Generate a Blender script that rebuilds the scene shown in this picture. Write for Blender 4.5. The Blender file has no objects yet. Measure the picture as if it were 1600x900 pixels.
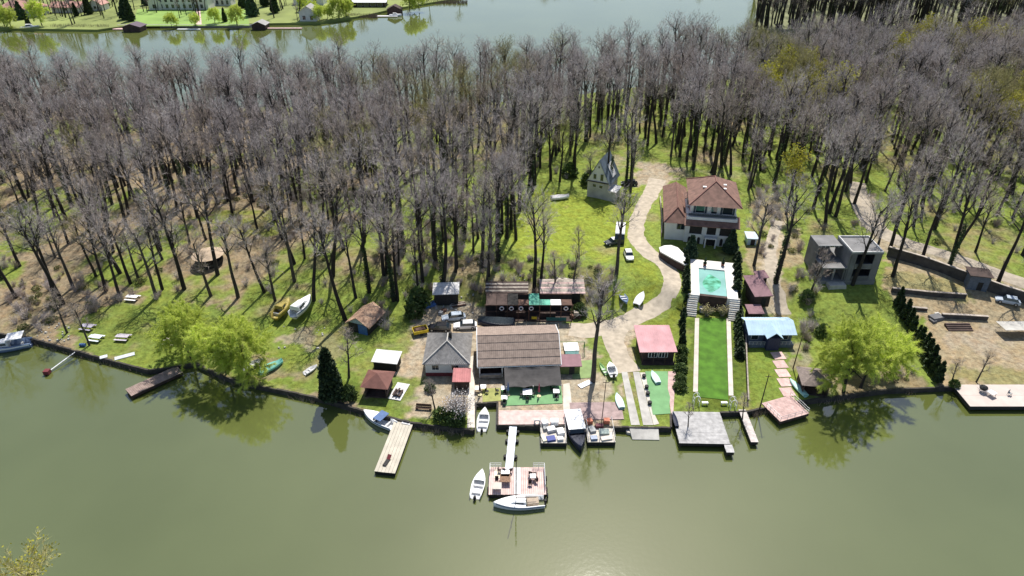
import bpy, bmesh, math, random
import numpy as np
from mathutils import Vector, Matrix

# ------------------------------------------------------------------ camera, sky, sun, exposure
SC = bpy.context.scene
COL = SC.collection
CAM_H, PITCH, LENS = 75.0, math.radians(32.0), 24.0
cd = bpy.data.cameras.new('camera'); cam = bpy.data.objects.new('camera', cd); COL.objects.link(cam)
cd.lens = LENS; cd.sensor_width = 36.0; cd.clip_start = 0.5; cd.clip_end = 9000
cam.location = (0, 0, CAM_H); cam.rotation_euler = (math.pi/2 - PITCH, 0, 0)
SC.camera = cam
SUN_EL, SUN_AZ = math.radians(57.9), math.radians(11.5)
world = bpy.data.worlds.new('World'); SC.world = world; world.use_nodes = True
wn = world.node_tree.nodes; wn.clear()
sky = wn.new('ShaderNodeTexSky'); sky.sky_type = 'NISHITA'; sky.sun_disc = False
sky.sun_elevation = SUN_EL; sky.sun_rotation = SUN_AZ; sky.altitude = 100; sky.air_density = 1.0; sky.dust_density = 1.3
bg = wn.new('ShaderNodeBackground'); bg.inputs['Strength'].default_value = 0.11
wo = wn.new('ShaderNodeOutputWorld')
world.node_tree.links.new(sky.outputs[0], bg.inputs[0]); world.node_tree.links.new(bg.outputs[0], wo.inputs[0])
sl = bpy.data.lights.new('sun', 'SUN'); sl.energy = 5.0; sl.angle = math.radians(0.55); sl.color = (1.0, 0.955, 0.88)
sun = bpy.data.objects.new('sun', sl); COL.objects.link(sun)
sdir = Vector((math.sin(SUN_AZ)*math.cos(SUN_EL), math.cos(SUN_AZ)*math.cos(SUN_EL), math.sin(SUN_EL)))
sun.rotation_euler = sdir.to_track_quat('Z', 'Y').to_euler(); sun.location = (60, 200, 300)
SC.view_settings.view_transform = 'Standard'; SC.view_settings.look = 'None'
SC.view_settings.exposure = 0.3; SC.view_settings.gamma = 1.0

# ------------------------------------------------------------------ materials
MATS = {}
def mat(name, c, rough=0.8, var=0.18, scale=3.0, bump=0.0, metal=0.0, spec=0.4, c2=None, detail=4, trans=0.0):
    if name in MATS: return MATS[name]
    m = bpy.data.materials.new(name); m.use_nodes = True; nt = m.node_tree; N = nt.nodes; L = nt.links
    p = N['Principled BSDF']; p.inputs['Roughness'].default_value = rough; p.inputs['Metallic'].default_value = metal
    p.inputs['Specular IOR Level'].default_value = spec
    tc = N.new('ShaderNodeTexCoord'); nz = N.new('ShaderNodeTexNoise'); nz.inputs['Scale'].default_value = scale; nz.inputs['Detail'].default_value = detail
    L.new(tc.outputs['Object'], nz.inputs['Vector'])
    r = N.new('ShaderNodeValToRGB'); r.color_ramp.elements[0].position = 0.3; r.color_ramp.elements[1].position = 0.72
    a = tuple(x*(1-var) for x in c); b = tuple(min(1, x*(1+var)) for x in (c2 or c))
    r.color_ramp.elements[0].color = (*a, 1); r.color_ramp.elements[1].color = (*b, 1)
    L.new(nz.outputs['Fac'], r.inputs[0])
    oi = N.new('ShaderNodeObjectInfo'); hs = N.new('ShaderNodeHueSaturation'); mr = N.new('ShaderNodeMapRange')
    mr.inputs['To Min'].default_value = 1-var*0.6; mr.inputs['To Max'].default_value = 1+var*0.6
    L.new(oi.outputs['Random'], mr.inputs[0]); L.new(mr.outputs[0], hs.inputs['Value']); L.new(r.outputs[0], hs.inputs['Color'])
    L.new(hs.outputs[0], p.inputs['Base Color'])
    if bump:
        bp = N.new('ShaderNodeBump'); bp.inputs['Strength'].default_value = bump; bp.inputs['Distance'].default_value = 0.05
        L.new(nz.outputs['Fac'], bp.inputs['Height']); L.new(bp.outputs[0], p.inputs['Normal'])
    if trans:
        t = N.new('ShaderNodeBsdfTranslucent'); L.new(hs.outputs[0], t.inputs[0])
        mx = N.new('ShaderNodeMixShader'); mx.inputs[0].default_value = trans
        L.new(p.outputs[0], mx.inputs[1]); L.new(t.outputs[0], mx.inputs[2]); L.new(mx.outputs[0], N['Material Output'].inputs[0])
    MATS[name] = m; return m
def glassy(name, c=(0.02, 0.03, 0.04)):
    return mat(name, c, rough=0.06, var=0.1, spec=0.8)

# ------------------------------------------------------------------ mesh collector
class MB:
    def __init__(s): s.v = []; s.f = []
    def add(s, vs, fs):
        o = len(s.v); s.v += [tuple(x) for x in vs]; s.f += [tuple(i+o for i in f) for f in fs]; return s
    def box(s, cx, cy, z0, sx, sy, sz, rz=0.0, taper=1.0):
        c, n = math.cos(rz), math.sin(rz); vs = []
        for k, q in ((0, 1), (1, taper)):
            for dx, dy in ((-1, -1), (1, -1), (1, 1), (-1, 1)):
                x, y = dx*sx/2*q, dy*sy/2*q; vs.append((cx+x*c-y*n, cy+x*n+y*c, z0+k*sz))
        return s.add(vs, [(3, 2, 1, 0), (4, 5, 6, 7), (0, 1, 5, 4), (1, 2, 6, 5), (2, 3, 7, 6), (3, 0, 4, 7)])
    def prism(s, poly, z0, z1):
        n = len(poly); zs0 = z0 if hasattr(z0, '__len__') else [z0]*n; zs1 = z1 if hasattr(z1, '__len__') else [z1]*n
        return s.add([(x, y, z) for (x, y), z in zip(poly, zs0)]+[(x, y, z) for (x, y), z in zip(poly, zs1)],
            [tuple(range(n-1, -1, -1)), tuple(range(n, 2*n))]+[(i, (i+1) % n, (i+1) % n+n, i+n) for i in range(n)])
    def hull8(s, vs):   # 4 bottom + 4 top
        return s.add(vs, [(3, 2, 1, 0), (4, 5, 6, 7), (0, 1, 5, 4), (1, 2, 6, 5), (2, 3, 7, 6), (3, 0, 4, 7)])
    def slab(s, quad, t):  # quad of 3d points, thickened downwards
        q = [Vector(a) for a in quad]; d = Vector((0, 0, -t))
        return s.hull8([a+d for a in q]+q)
    def tube(s, pts, r, n=6, r1=None, cap=True):
        pts = [Vector(p) for p in pts]; m = len(pts); rs = r if hasattr(r, '__len__') else [r+((r1 if r1 is not None else r)-r)*i/(m-1) for i in range(m)]
        o = len(s.v); prev = None
        for i, p in enumerate(pts):
            d = (pts[min(i+1, m-1)]-pts[max(i-1, 0)]);
            d = d.normalized() if d.length > 1e-9 else Vector((0, 0, 1))
            u = (prev - d*prev.dot(d)) if prev is not None else d.cross(Vector((0.31, 0.95, 0.05)) if abs(d.y) < 0.9 else Vector((1, 0, 0)))
            u.normalize(); prev = u; w = d.cross(u)
            for k in range(n):
                a = 2*math.pi*k/n; q = p+(u*math.cos(a)+w*math.sin(a))*rs[i]; s.v.append((q.x, q.y, q.z))
        for i in range(m-1):
            for k in range(n): s.f.append((o+i*n+k, o+i*n+(k+1) % n, o+(i+1)*n+(k+1) % n, o+(i+1)*n+k))
        if cap: s.f.append(tuple(o+k for k in range(n-1, -1, -1))); s.f.append(tuple(o+(m-1)*n+k for k in range(n)))
        return s
    def lathe(s, prof, cx=0, cy=0, n=12, z=0):
        o = len(s.v)
        for r, h in prof:
            for k in range(n):
                a = 2*math.pi*k/n; s.v.append((cx+r*math.cos(a), cy+r*math.sin(a), z+h))
        for i in range(len(prof)-1):
            for k in range(n): s.f.append((o+i*n+k, o+i*n+(k+1) % n, o+(i+1)*n+(k+1) % n, o+(i+1)*n+k))
        s.f.append(tuple(o+k for k in range(n-1, -1, -1))); s.f.append(tuple(o+(len(prof)-1)*n+k for k in range(n)))
        return s
    def torus(s, c, R, r, axis='z', n=16, m=6):
        pts = []
        for i in range(n+1):
            a = 2*math.pi*i/n; ca, sa = R*math.cos(a), R*math.sin(a)
            pts.append((c[0]+ca, c[1]+sa, c[2]) if axis == 'z' else (c[0]+ca, c[1], c[2]+sa) if axis == 'y' else (c[0], c[1]+ca, c[2]+sa))
        return s.tube(pts, r, m, cap=False)
    def mesh(s, name, mats, smooth=False):
        me = bpy.data.meshes.new(name); me.from_pydata(s.v, [], s.f)
        for m in (mats if isinstance(mats, (list, tuple)) else [mats]): me.materials.append(m)
        if smooth: me.polygons.foreach_set('use_smooth', [True]*len(me.polygons))
        me.update(); return me
    def build(s, name, m, parent=None, smooth=False, label=None, kind=None):
        o = bpy.data.objects.new(name, s.mesh(name, m, smooth)); COL.objects.link(o)
        if parent is not None: o.parent = parent
        if label: o['label'] = label
        if kind: o['kind'] = kind
        return o
def tag(o, label=None, cat=None, group=None, kind=None):
    if label: o['label'] = label
    if cat: o['category'] = cat
    if group: o['group'] = group
    if kind: o['kind'] = kind
    return o
def thing(name, label, cat, loc=(0, 0, 0), rz=0.0, group=None, sc=1.0):
    o = bpy.data.objects.new(name, None); COL.objects.link(o); o.empty_display_size = 0.3
    o.location = loc; o.rotation_euler = (0, 0, rz); o.scale = (sc, sc, sc)
    return tag(o, label, cat, group)
KIDS = {}
def copy_tree(src, parent=None):
    c = src.copy(); COL.objects.link(c); c.parent = parent
    if src.name not in KIDS: KIDS[src.name] = list(src.children)
    for ch in KIDS[src.name]: copy_tree(ch, c)
    return c
def dup(src, loc, rz=0.0, label=None, sc=None):
    c = copy_tree(src); c.location = loc; c.rotation_euler = (0, 0, rz)
    if sc: c.scale = (sc, sc, sc) if not hasattr(sc, '__len__') else sc
    if label: c['label'] = label
    return c

# ------------------------------------------------------------------ terrain shape
def _h2(ix, iy, seed):
    n = (ix.astype(np.int64)*374761393+iy.astype(np.int64)*668265263+seed*974711) & 0x7fffffff
    n = ((n ^ (n >> 13))*1274126177) & 0x7fffffff
    return ((n ^ (n >> 16)) & 0xffff)/65535.0
def vnoise(x, y, sc, seed=0):
    x = np.asarray(x, float)/sc; y = np.asarray(y, float)/sc; ix = np.floor(x); iy = np.floor(y); fx = x-ix; fy = y-iy
    fx = fx*fx*(3-2*fx); fy = fy*fy*(3-2*fy)
    a = _h2(ix, iy, seed); b = _h2(ix+1, iy, seed); c = _h2(ix, iy+1, seed); d = _h2(ix+1, iy+1, seed)
    return (a*(1-fx)+b*fx)*(1-fy)+(c*(1-fx)+d*fx)*fy
def sstep(a, b, x): t = np.clip((x-a)/(b-a), 0, 1); return t*t*(3-2*t)
FPX = 1600*LENS/36
def ray(px, py):
    x, y = px-800, 450-py
    return x, FPX*math.cos(PITCH)+y*math.sin(PITCH), -FPX*math.sin(PITCH)+y*math.cos(PITCH)
def Z(px, py, z=1.0):
    a, b, c = ray(px, py); t = (z-CAM_H)/c; return (a*t, b*t, z)
SHPX = [(-300, 470), (-120, 498), (0, 521), (45, 527), (120, 548), (232, 578), (265, 574), (305, 566), (350, 588), (400, 601), (455, 612), (515, 625), (560, 639), (640, 659), (735, 671)]
SH = [Z(a, b, .9)[:2] for a, b in SHPX]
SH = [(-420, 150)]+[s for s in SH]
nx0, nx1 = -5.95, -2.25
SH += [(nx0, 77.4), (nx0+.03, 83.6), (nx1-.03, 83.8), (nx1, 78.6), (5, 78.3), (24.5, 78.0), (25.0, 80.9), (37.6, 81.7), (43, 83.4), (51, 84.9), (61.5, 86.9), (71.5, 87.6), (95, 88.3), (160, 92), (420, 120)]
SHX = np.array([s[0] for s in SH]); SHY = np.array([s[1] for s in SH])
def ys(x): return np.interp(x, SHX, SHY)
BX = [-400, -90, -40, -26, -18, 16, 27, 34, 46, 52, 60, 130, 400]
B0 = [6, 6, 6, 20, 33, 33, 27, 25.2, 25.2, 24, 14, 12, 12]
B1 = [60, 60, 50, 46, 42, 42, 40, 29.5, 29.5, 36, 34, 36, 40]
def rear(x): return np.interp(x, [-420, -250, -120, 0, 60, 130, 220, 420], [280, 240, 233, 240, 262, 282, 296, 330])
def hgt(x, y):
    x = np.asarray(x, float); y = np.asarray(y, float); v = y-ys(np.where((x > nx0-.01) & (x < nx1+.01), nx0-.2, x))
    b0 = np.interp(x, BX, B0); b1 = np.interp(x, BX, B1)
    z = 0.9+3.1*sstep(b0, b1, v)+0.010*np.clip(v-b1, 0, 150)
    z = z+(vnoise(x, y, 9, 3)-.5)*0.5*sstep(30, 50, v)+(vnoise(x, y, 2.5, 4)-.5)*0.16*sstep(8, 26, v)
    flat = sstep(30.8, 33.5, x)*(1-sstep(46.2, 48.5, x))          # levelled garden and pool terrace
    zf = np.where(v < 29.6, 0.9, 3.85)
    z = z*(1-flat*(v < 48))+zf*flat*(v < 48)
    return z-sstep(-8, 3, y-rear(x))*8.5
def hz(x, y): return float(hgt(np.array([x]), np.array([y]))[0])
def G(px, py):
    a, b, c = ray(px, py); t = np.linspace((22-CAM_H)/c, (-0.5-CAM_H)/c, 500)
    d = CAM_H+c*t-hgt(a*t, b*t); i = int(np.argmax(d < 0)); i = max(i, 1) if d.min() < 0 else len(t)-1
    q = d[i-1]/(d[i-1]-d[i]) if d[i-1] != d[i] else 0; tt = t[i-1]+(t[i]-t[i-1])*q
    x, y = a*tt, b*tt; return (x, y, hz(x, y))
def inpoly(x, y, poly):
    r = np.zeros(np.shape(x), bool); n = len(poly); j = n-1
    for i in range(n):
        xi, yi = poly[i][:2]; xj, yj = poly[j][:2]
        if yi != yj: r ^= ((yi > y) != (yj > y)) & (x < (xj-xi)*(y-yi)/(yj-yi)+xi)
        j = i
    return r
def PP(s):
    q = [float(a) for a in s.replace(',', ' ').split()]
    return [G(q[i], q[i+1])[:2] for i in range(0, len(q), 2)]

# ------------------------------------------------------------------ ground sheet
def axis(segs):
    out = []
    for a, b, st in segs: out += list(np.arange(a, b-1e-6, st))
    return out+[segs[-1][1]]
gx = sorted(set([round(a, 3) for a in axis([(-420, -150, 6), (-150, -110, 2), (-110, 110, .8), (110, 150, 2), (150, 420, 6)])]+[nx0, nx0+.03, nx1-.03, nx1, 24.5, 25.0]))
gv = axis([(0, 60, .8), (60, 110, 1.3), (110, 210, 2.5), (210, 250, 5)])
GX, GV = np.meshgrid(np.array(gx), np.array(gv)); fade = np.clip(1-GV/25., 0, 1)
YS0 = ys(np.where((GX > nx0) & (GX < nx1), nx0-.2, GX))
GY = np.where(fade > 0, ys(GX)*fade+YS0*(1-fade), YS0)+GV
GZ = hgt(GX, GY)
px_, py_ = GX+(vnoise(GX, GY, 3.2, 7)-.5)*3+(vnoise(GX, GY, 1.1, 8)-.5)*1.4, GY+(vnoise(GX, GY, 3.2, 9)-.5)*3+(vnoise(GX, GY, 1.1, 10)-.5)*1.4
GRASS = np.array([.185, .245, .05]); DRYG = np.array([.24, .23, .095]); LIT = np.array([.265, .215, .14]); DIRT = np.array([.42, .36, .27])
MEAD = np.array([.24, .30, .045]); SCRUB = np.array([.17, .155, .075]); LAWN = np.array([.14, .20, .035])
def mixc(a, b, t): return a*(1-t[..., None])+b*t[..., None]
n1, n2, n3 = vnoise(GX, GY, 14, 20), vnoise(GX, GY, 5, 21), vnoise(GX, GY, 1.7, 22)
nn = .5*n1+.3*n2+.2*n3
C = mixc(np.broadcast_to(GRASS, GX.shape+(3,)), DRYG, sstep(.46, .68, nn+np.clip((-GX-10)/500, -.08, .1)))
C = mixc(C, LIT*np.ones_like(C), sstep(.56, .72, .4*n1+.35*n2+.25*n3+np.clip((-GX-20)/350, -.16, .16)))
def zone(poly, col, amt=1.0, nlo=None, nhi=None):
    global C
    m = inpoly(px_, py_, PP(poly)).astype(float)*amt
    if nlo is not None: m = m*sstep(nlo, nhi, .35*n1+.35*n2+.3*n3)
    C = mixc(C, np.asarray(col)*np.ones_like(C), m)
zone('-80,380 60,350 250,345 380,350 470,345 590,350 600,400 500,450 420,475 240,470 130,480 60,535 -80,520', LIT*1.05, .7, .40, .56)
zone('330,330 430,325 450,360 370,375', MEAD*.8, .8, .3, .5)
zone('150,480 290,470 420,500 530,480 560,620 520,625 300,570 230,575 120,548 90,510', LAWN*1.1, .9, .3, .5)
zone('430,520 500,515 500,545 430,540', DIRT*.8, .8); zone('385,555 470,560 480,590 410,600', LIT, .8, .3, .5)
zone('620,330 790,290 860,300 1000,290 990,380 1010,400 1020,440 960,450 860,470 700,480 640,470', GRASS*1.15, .9, .2, .45)
zone('790,310 850,300 920,305 1000,290 985,345 985,385 940,410 880,395 820,400 790,350', MEAD, .96)
zone('985,400 1025,415 1035,440 1020,450 985,425', MEAD*.9, .9); zone('700,395 960,420 950,470 700,480', SCRUB, .75, .3, .45)
zone('690,395 740,400 760,440 690,440', LIT*1.1, .7, .35, .5); zone('780,430 910,435 915,452 860,460 770,452', DIRT, .8, .3, .5)
zone('640,470 700,470 905,505 1000,505 985,560 975,665 745,670 735,655 645,650 600,640 610,560 640,545', DIRT*.95, .95)
zone('600,585 660,585 655,620 640,650 700,640 735,655 735,672 640,660 540,632 590,618', LAWN, .9, .25, .4)
zone('660,600 735,605 735,640 650,630', DIRT*.8, .6, .3, .6); zone('520,590 570,590 570,630 520,625', LAWN*.8, .9)
zone('960,455 1015,455 1020,475 990,490 955,485', MEAD*.85, .9); zone('920,525 955,525 985,660 965,662 945,600 925,560', LAWN*1.2, .9, .25, .45)
zone('1000,620 1012,620 1020,662 1006,662', LAWN, .9); zone('1000,290 1045,285 1030,390 1005,370', GRASS*1.2, .95)
zone('1060,470 1065,520 1040,520 1015,505', MEAD*.7, .9); zone('1005,255 1060,262 1045,292 985,290', DIRT*.9, .95); zone('940,240 1060,260 1180,270 1170,290 960,270', DIRT*.75, .7, .35, .55)
zone('1072,500 1162,500 1164,640 1060,640', LAWN*.75, 1); zone('1168,300 1240,310 1250,400 1240,500 1205,500 1165,470', LIT*1.2, .85, .3, .5)
zone('1185,420 1215,345 1225,345 1212,430 1225,495 1200,495', DIRT, .9); zone('1160,540 1250,540 1290,600 1285,625 1170,640', LAWN*1.15, .9, .2, .35)
zone('1230,540 1260,540 1300,615 1270,625', DIRT*.7, .7); zone('1300,600 1400,560 1450,605 1310,622', LIT*.9, .9)
zone('1390,400 1480,410 1600,470 1720,520 1720,610 1460,606 1440,500 1380,450', LIT*1.3, .95); zone('1470,520 1600,500 1720,510 1720,590 1480,560', DIRT*.82, .9, .22, .42)
zone('1380,420 1500,440 1510,465 1390,455', DRYG*1.1, .7); zone('1460,570 1600,580 1600,603 1480,603', DRYG, .8)
zone('1330,300 1360,300 1385,370 1480,400 1600,440 1600,455 1460,415 1360,385', DIRT*.85, .9)
zone('0,470 80,450 130,480 60,530 0,520', LIT*.85, .8)
m4, m5 = vnoise(GX, GY, 6.5, 41), vnoise(GX, GY, 2.2, 42)
C = mixc(C, np.broadcast_to(LIT*1.02, C.shape), .6*sstep(.6, .82, .5*m4+.5*m5+np.clip((-GX-10)/500, -.06, .05)))
nxg, nyg = len(gx), len(gv)
V = np.stack([GX, GY, GZ], -1).reshape(-1, 3)
idx = np.arange(nxg*nyg).reshape(nyg, nxg)
F = np.stack([idx[:-1, :-1], idx[:-1, 1:], idx[1:, 1:], idx[1:, :-1]], -1).reshape(-1, 4)
me = bpy.data.meshes.new('ground'); me.from_pydata(V.tolist(), [], F.tolist())
ca = me.color_attributes.new('soil', 'FLOAT_COLOR', 'POINT')
ca.data.foreach_set('color', np.concatenate([C.reshape(-1, 3), np.ones((nxg*nyg, 1))], 1).astype(np.float32).ravel())
me.polygons.foreach_set('use_smooth', [True]*len(me.polygons))
def ground_mat():
    m = bpy.data.materials.new('ground_soil'); m.use_nodes = True; N = m.node_tree.nodes; L = m.node_tree.links
    p = N['Principled BSDF']; p.inputs['Roughness'].default_value = .95; p.inputs['Specular IOR Level'].default_value = .1
    at = N.new('ShaderNodeAttribute'); at.attribute_name = 'soil'; g = N.new('ShaderNodeNewGeometry')
    n1 = N.new('ShaderNodeTexNoise'); n1.inputs['Scale'].default_value = 1.1; n1.inputs['Detail'].default_value = 8; n1.inputs['Roughness'].default_value = .75
    L.new(g.outputs['Position'], n1.inputs['Vector'])
    mr = N.new('ShaderNodeMapRange'); mr.inputs['From Min'].default_value = .3; mr.inputs['From Max'].default_value = .7; mr.inputs['To Min'].default_value = .42; mr.inputs['To Max'].default_value = 1.42
    L.new(n1.outputs['Fac'], mr.inputs[0])
    mu = N.new('ShaderNodeVectorMath'); mu.operation = 'SCALE'; L.new(at.outputs['Color'], mu.inputs[0]); L.new(mr.outputs[0], mu.inputs['Scale'])
    n2 = N.new('ShaderNodeTexNoise'); n2.inputs['Scale'].default_value = .45; n2.inputs['Detail'].default_value = 6; n2.inputs['Roughness'].default_value = .7; L.new(g.outputs['Position'], n2.inputs['Vector'])
    m2 = N.new('ShaderNodeMapRange'); m2.inputs['From Min'].default_value = .42; m2.inputs['From Max'].default_value = .68; L.new(n2.outputs['Fac'], m2.inputs[0])
    tint = N.new('ShaderNodeVectorMath'); tint.operation = 'MULTIPLY'; tint.inputs[1].default_value = (1.07, .93, .82); L.new(mu.outputs[0], tint.inputs[0])
    mx = N.new('ShaderNodeMix'); mx.data_type = 'RGBA'; L.new(m2.outputs[0], mx.inputs['Factor']); L.new(mu.outputs[0], mx.inputs['A']); L.new(tint.outputs[0], mx.inputs['B'])
    L.new(mx.outputs['Result'], p.inputs['Base Color'])
    bp = N.new('ShaderNodeBump'); bp.inputs['Strength'].default_value = .9; bp.inputs['Distance'].default_value = .25
    L.new(n1.outputs['Fac'], bp.inputs['Height']); L.new(bp.outputs[0], p.inputs['Normal'])
    return m
M_GROUND = ground_mat(); me.materials.append(M_GROUND)
ground = bpy.data.objects.new('ground', me); COL.objects.link(ground); ground['kind'] = 'structure'

# ------------------------------------------------------------------ lake
def water_mat():
    m = bpy.data.materials.new('lake_water'); m.use_nodes = True; N = m.node_tree.nodes; L = m.node_tree.links
    p = N['Principled BSDF']; p.inputs['Roughness'].default_value = .038; p.inputs['IOR'].default_value = 1.65; p.inputs['Specular IOR Level'].default_value = 1.0
    g = N.new('ShaderNodeNewGeometry')
    a = N.new('ShaderNodeTexNoise'); a.inputs['Scale'].default_value = .035; a.inputs['Detail'].default_value = 3; L.new(g.outputs['Position'], a.inputs['Vector'])
    r = N.new('ShaderNodeValToRGB'); r.color_ramp.elements[0].color = (.088, .104, .026, 1); r.color_ramp.elements[1].color = (.106, .124, .036, 1)
    r.color_ramp.elements[0].position = .35; r.color_ramp.elements[1].position = .65
    L.new(a.outputs['Fac'], r.inputs[0]); L.new(r.outputs[0], p.inputs['Base Color'])
    b = N.new('ShaderNodeTexNoise'); b.inputs['Scale'].default_value = 1.6; b.inputs['Detail'].default_value = 3; L.new(g.outputs['Position'], b.inputs['Vector'])
    bp = N.new('ShaderNodeBump'); bp.inputs['Strength'].default_value = .05; bp.inputs['Distance'].default_value = .12
    L.new(b.outputs['Fac'], bp.inputs['Height']); L.new(bp.outputs[0], p.inputs['Normal'])
    return m
w = MB(); w.add([(-4000, -1500, 0), (4000, -1500, 0), (4000, 6000, 0), (-4000, 6000, 0)], [(0, 1, 2, 3)])
lake = w.build('lake_water', water_mat()); lake['kind'] = 'structure'

# quay wall along the water
M_QUAY = mat('quay_stone', (.062, .054, .046), .9, .4, 1.2, .6)
qx = sorted(set(list(np.arange(-100, 100, 1.0))+[nx0, nx0+.03, nx1-.03, nx1, 24.5, 25.0]+[float(a) for a in SHX if -100 < a < 100]))
q = MB(); o = []
for x in qx:
    y = float(ys(x)); o.append((x, y))
for (x0, y0), (x1, y1) in zip(o[:-1], o[1:]):
    d = Vector((x1-x0, y1-y0)); L_ = d.length
    if L_ < 1e-4: continue
    n = Vector((d.y, -d.x))/L_*.2; e = d/L_*.004; j = random.Random(int(x0*97)).uniform(-.05, .08)
    a = Vector((x0, y0))+e; b = Vector((x1, y1))-e
    q.prism([(a.x+n.x, a.y+n.y), (b.x+n.x, b.y+n.y), (b.x-n.x*.6, b.y-n.y*.6), (a.x-n.x*.6, a.y-n.y*.6)], -1.0, .93+j)
qo = q.build('quay_wall', M_QUAY); tag(qo, 'long low dark stone wall holding the bank along the near waterline', 'quay wall')

# ------------------------------------------------------------------ trees
M_BARK = mat('bark_dark', (.032, .027, .023), .95, .3, 1.5); M_BARKG = mat('bark_grey', (.07, .06, .052), .95, .3, 1.5)
M_TWIG = mat('twigs_grey', (.51, .45, .425), .9, .22, .35); M_TWIGB = mat('twigs_brown', (.42, .35, .30), .9, .25, .35)
M_TWIGO = mat('twigs_olive', (.40, .36, .16), .9, .25, .35); M_BUD = mat('buds_yellow', (.40, .38, .035), .8, .25, .5, trans=.25)
M_IVY = mat('ivy_leaf', (.04, .075, .018), .6, .35, 1.0); M_WILLOW = mat('willow_leaf', (.60, .68, .14), .7, .2, .4, trans=.45)
M_THUJA = mat('thuja_leaf', (.036, .062, .022), .7, .35, 1.2); M_LEAF = mat('shrub_leaf', (.075, .12, .028), .7, .35, 1.0, trans=.2)
M_PINE = mat('pine_needles', (.05, .09, .045), .7, .35, 1.0); M_BLOSSOM = mat('blossom', (.72, .69, .68), .8, .1, 2.0, trans=.2)
def rdir(R): 
    while True:
        v = Vector((R.uniform(-1, 1), R.uniform(-1, 1), R.uniform(-1, 1)))
        if .05 < v.length < 1: return v.normalized()
def twig(mb, R, p, d, l, w):
    s = d.cross(rdir(R)); s = s.normalized()*w*.5 if s.length > 1e-4 else Vector((w*.5, 0, 0)); e = p+d*l
    n = len(mb.v); a = p-s; b = p+s; mb.v += [(a.x, a.y, a.z), (b.x, b.y, b.z), (e.x, e.y, e.z)]; mb.f.append((n, n+1, n+2))
def leafq(mb, R, p, sz, up=0.0):
    d = rdir(R); d.z += up; d.normalize(); s = d.cross(rdir(R)).normalized()*sz*.45; e = d*sz
    n = len(mb.v)
    for q in (p-s*.5, p+e*.5-s, p+e, p+e*.5+s): mb.v.append((q.x, q.y, q.z))
    mb.f.append((n, n+1, n+2, n+3))
def grow(R, wood, crown, p, d, L, r, lv, cfg, tips):
    nseg = (9, 4, 3, 2)[lv]; pts = [p.copy()]; dd = d.copy()
    wob = (.05, .16, .2, .25)[lv]*cfg.get('wob', 1)
    for i in range(nseg):
        dd = (dd+rdir(R)*wob+Vector((0, 0, cfg['up'] if lv else .12))*(.5 if lv < 2 else .7)).normalized(); pts.append(pts[-1]+dd*(L/nseg))
    rend = r*(.3 if lv else .35); ns = (7, 4, 3, 3)[lv]
    (wood if lv < 3 else crown).tube(pts, [r+(rend-r)*(i/nseg)**.8 for i in range(nseg+1)], ns, cap=False)
    def at(t):
        f = t*nseg; i = min(int(f), nseg-1); return pts[i].lerp(pts[i+1], f-i), (pts[i+1]-pts[i]).normalized()
    if lv == 3:
        for k in range(cfg['tw']):
            q, ax = at(R.uniform(.1, 1)); v = (ax*.75+rdir(R)*.75+Vector((0, 0, cfg['tup']))).normalized()
            twig(crown, R, q, v, R.uniform(.5, 1.15)*cfg['tl'], cfg['twd']); 
            if cfg.get('leaf') and R.random() < cfg['leaf']: tips.append(q+v*R.uniform(.2, .9)*cfg['tl'])
        return
    n = cfg['n'][lv]; t0 = cfg['fb'] if lv == 0 else .3; az = R.uniform(0, 6.28)
    for k in range(n):
        t = t0+(1-t0)*((k+R.uniform(.2, .8))/n)**(.85 if lv == 0 else 1); q, ax = at(min(t, .995))
        az += 2.4+R.uniform(-.5, .5); side = ax.cross(Vector((math.cos(az), math.sin(az), .13))).normalized()
        an = math.radians(R.uniform(*cfg['ang'][lv])); v = (ax*math.cos(an)+side*math.sin(an)).normalized()
        ll = cfg['len'][lv]*R.uniform(.75, 1.2)*((1-.45*(t-t0)/(1-t0)) if lv == 0 else 1.0)
        rr = max(.012, r*(.52, .5, .45)[lv]*(1-.5*t))
        grow(R, wood, crown, q, v, ll, rr, lv+1, cfg, tips)
def bare(seed, h=20, cr=4.5, fb=.42, tw=8, ivy=0, leaf=0, lean=.13, **kw):
    R = random.Random(seed); wood, crown, lf = MB(), MB(), MB(); tips = []
    cfg = dict(n=(8, 5, 5), ang=((22, 48), (25, 55), (25, 60)), len=(cr*1.15, cr*.52, cr*.27), fb=fb, tw=tw, tl=1.05, twd=.036, up=.16, tup=.35, leaf=leaf); cfg.update(kw)
    grow(R, wood, crown, Vector((0, 0, -.4)), Vector((R.uniform(-lean, lean), R.uniform(-lean, lean), 1)).normalized(), h*.84, h*.017+.09, 0, cfg, tips)
    for k in range(ivy):
        z = R.uniform(.2, h*.5); a = R.uniform(0, 6.28); rr = .2+R.random()*.35*(1-z/h)
        leafq(lf, R, Vector((math.cos(a)*rr, math.sin(a)*rr, z)), .3)
    for p in tips: leafq(lf, R, p, cfg.get('lsz', .3), .2)
    return wood, crown, lf
VAR = []      # (kind, trunk mesh, crown mesh, leaf mesh or None)
def addvar(kind, w, c, l, mw, mc, ml=None):
    VAR.append((kind, w.mesh(kind+'_trunk', mw, True), c.mesh(kind+'_crown', mc), l.mesh(kind+'_leaf', ml) if l.v else None))
for s, (h, cr, fb) in enumerate([(21, 4.8, .5), (23, 5.4, .56), (19, 4.6, .46), (24, 5.0, .58)]):
    addvar('grey', *bare(11+s, h, cr, fb), M_BARK, M_TWIG)
for s, (h, cr, fb) in enumerate([(23, 5.0, .56), (20, 5.4, .5)]):
    addvar('brown', *bare(31+s, h, cr, fb), M_BARK, M_TWIGB)
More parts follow.
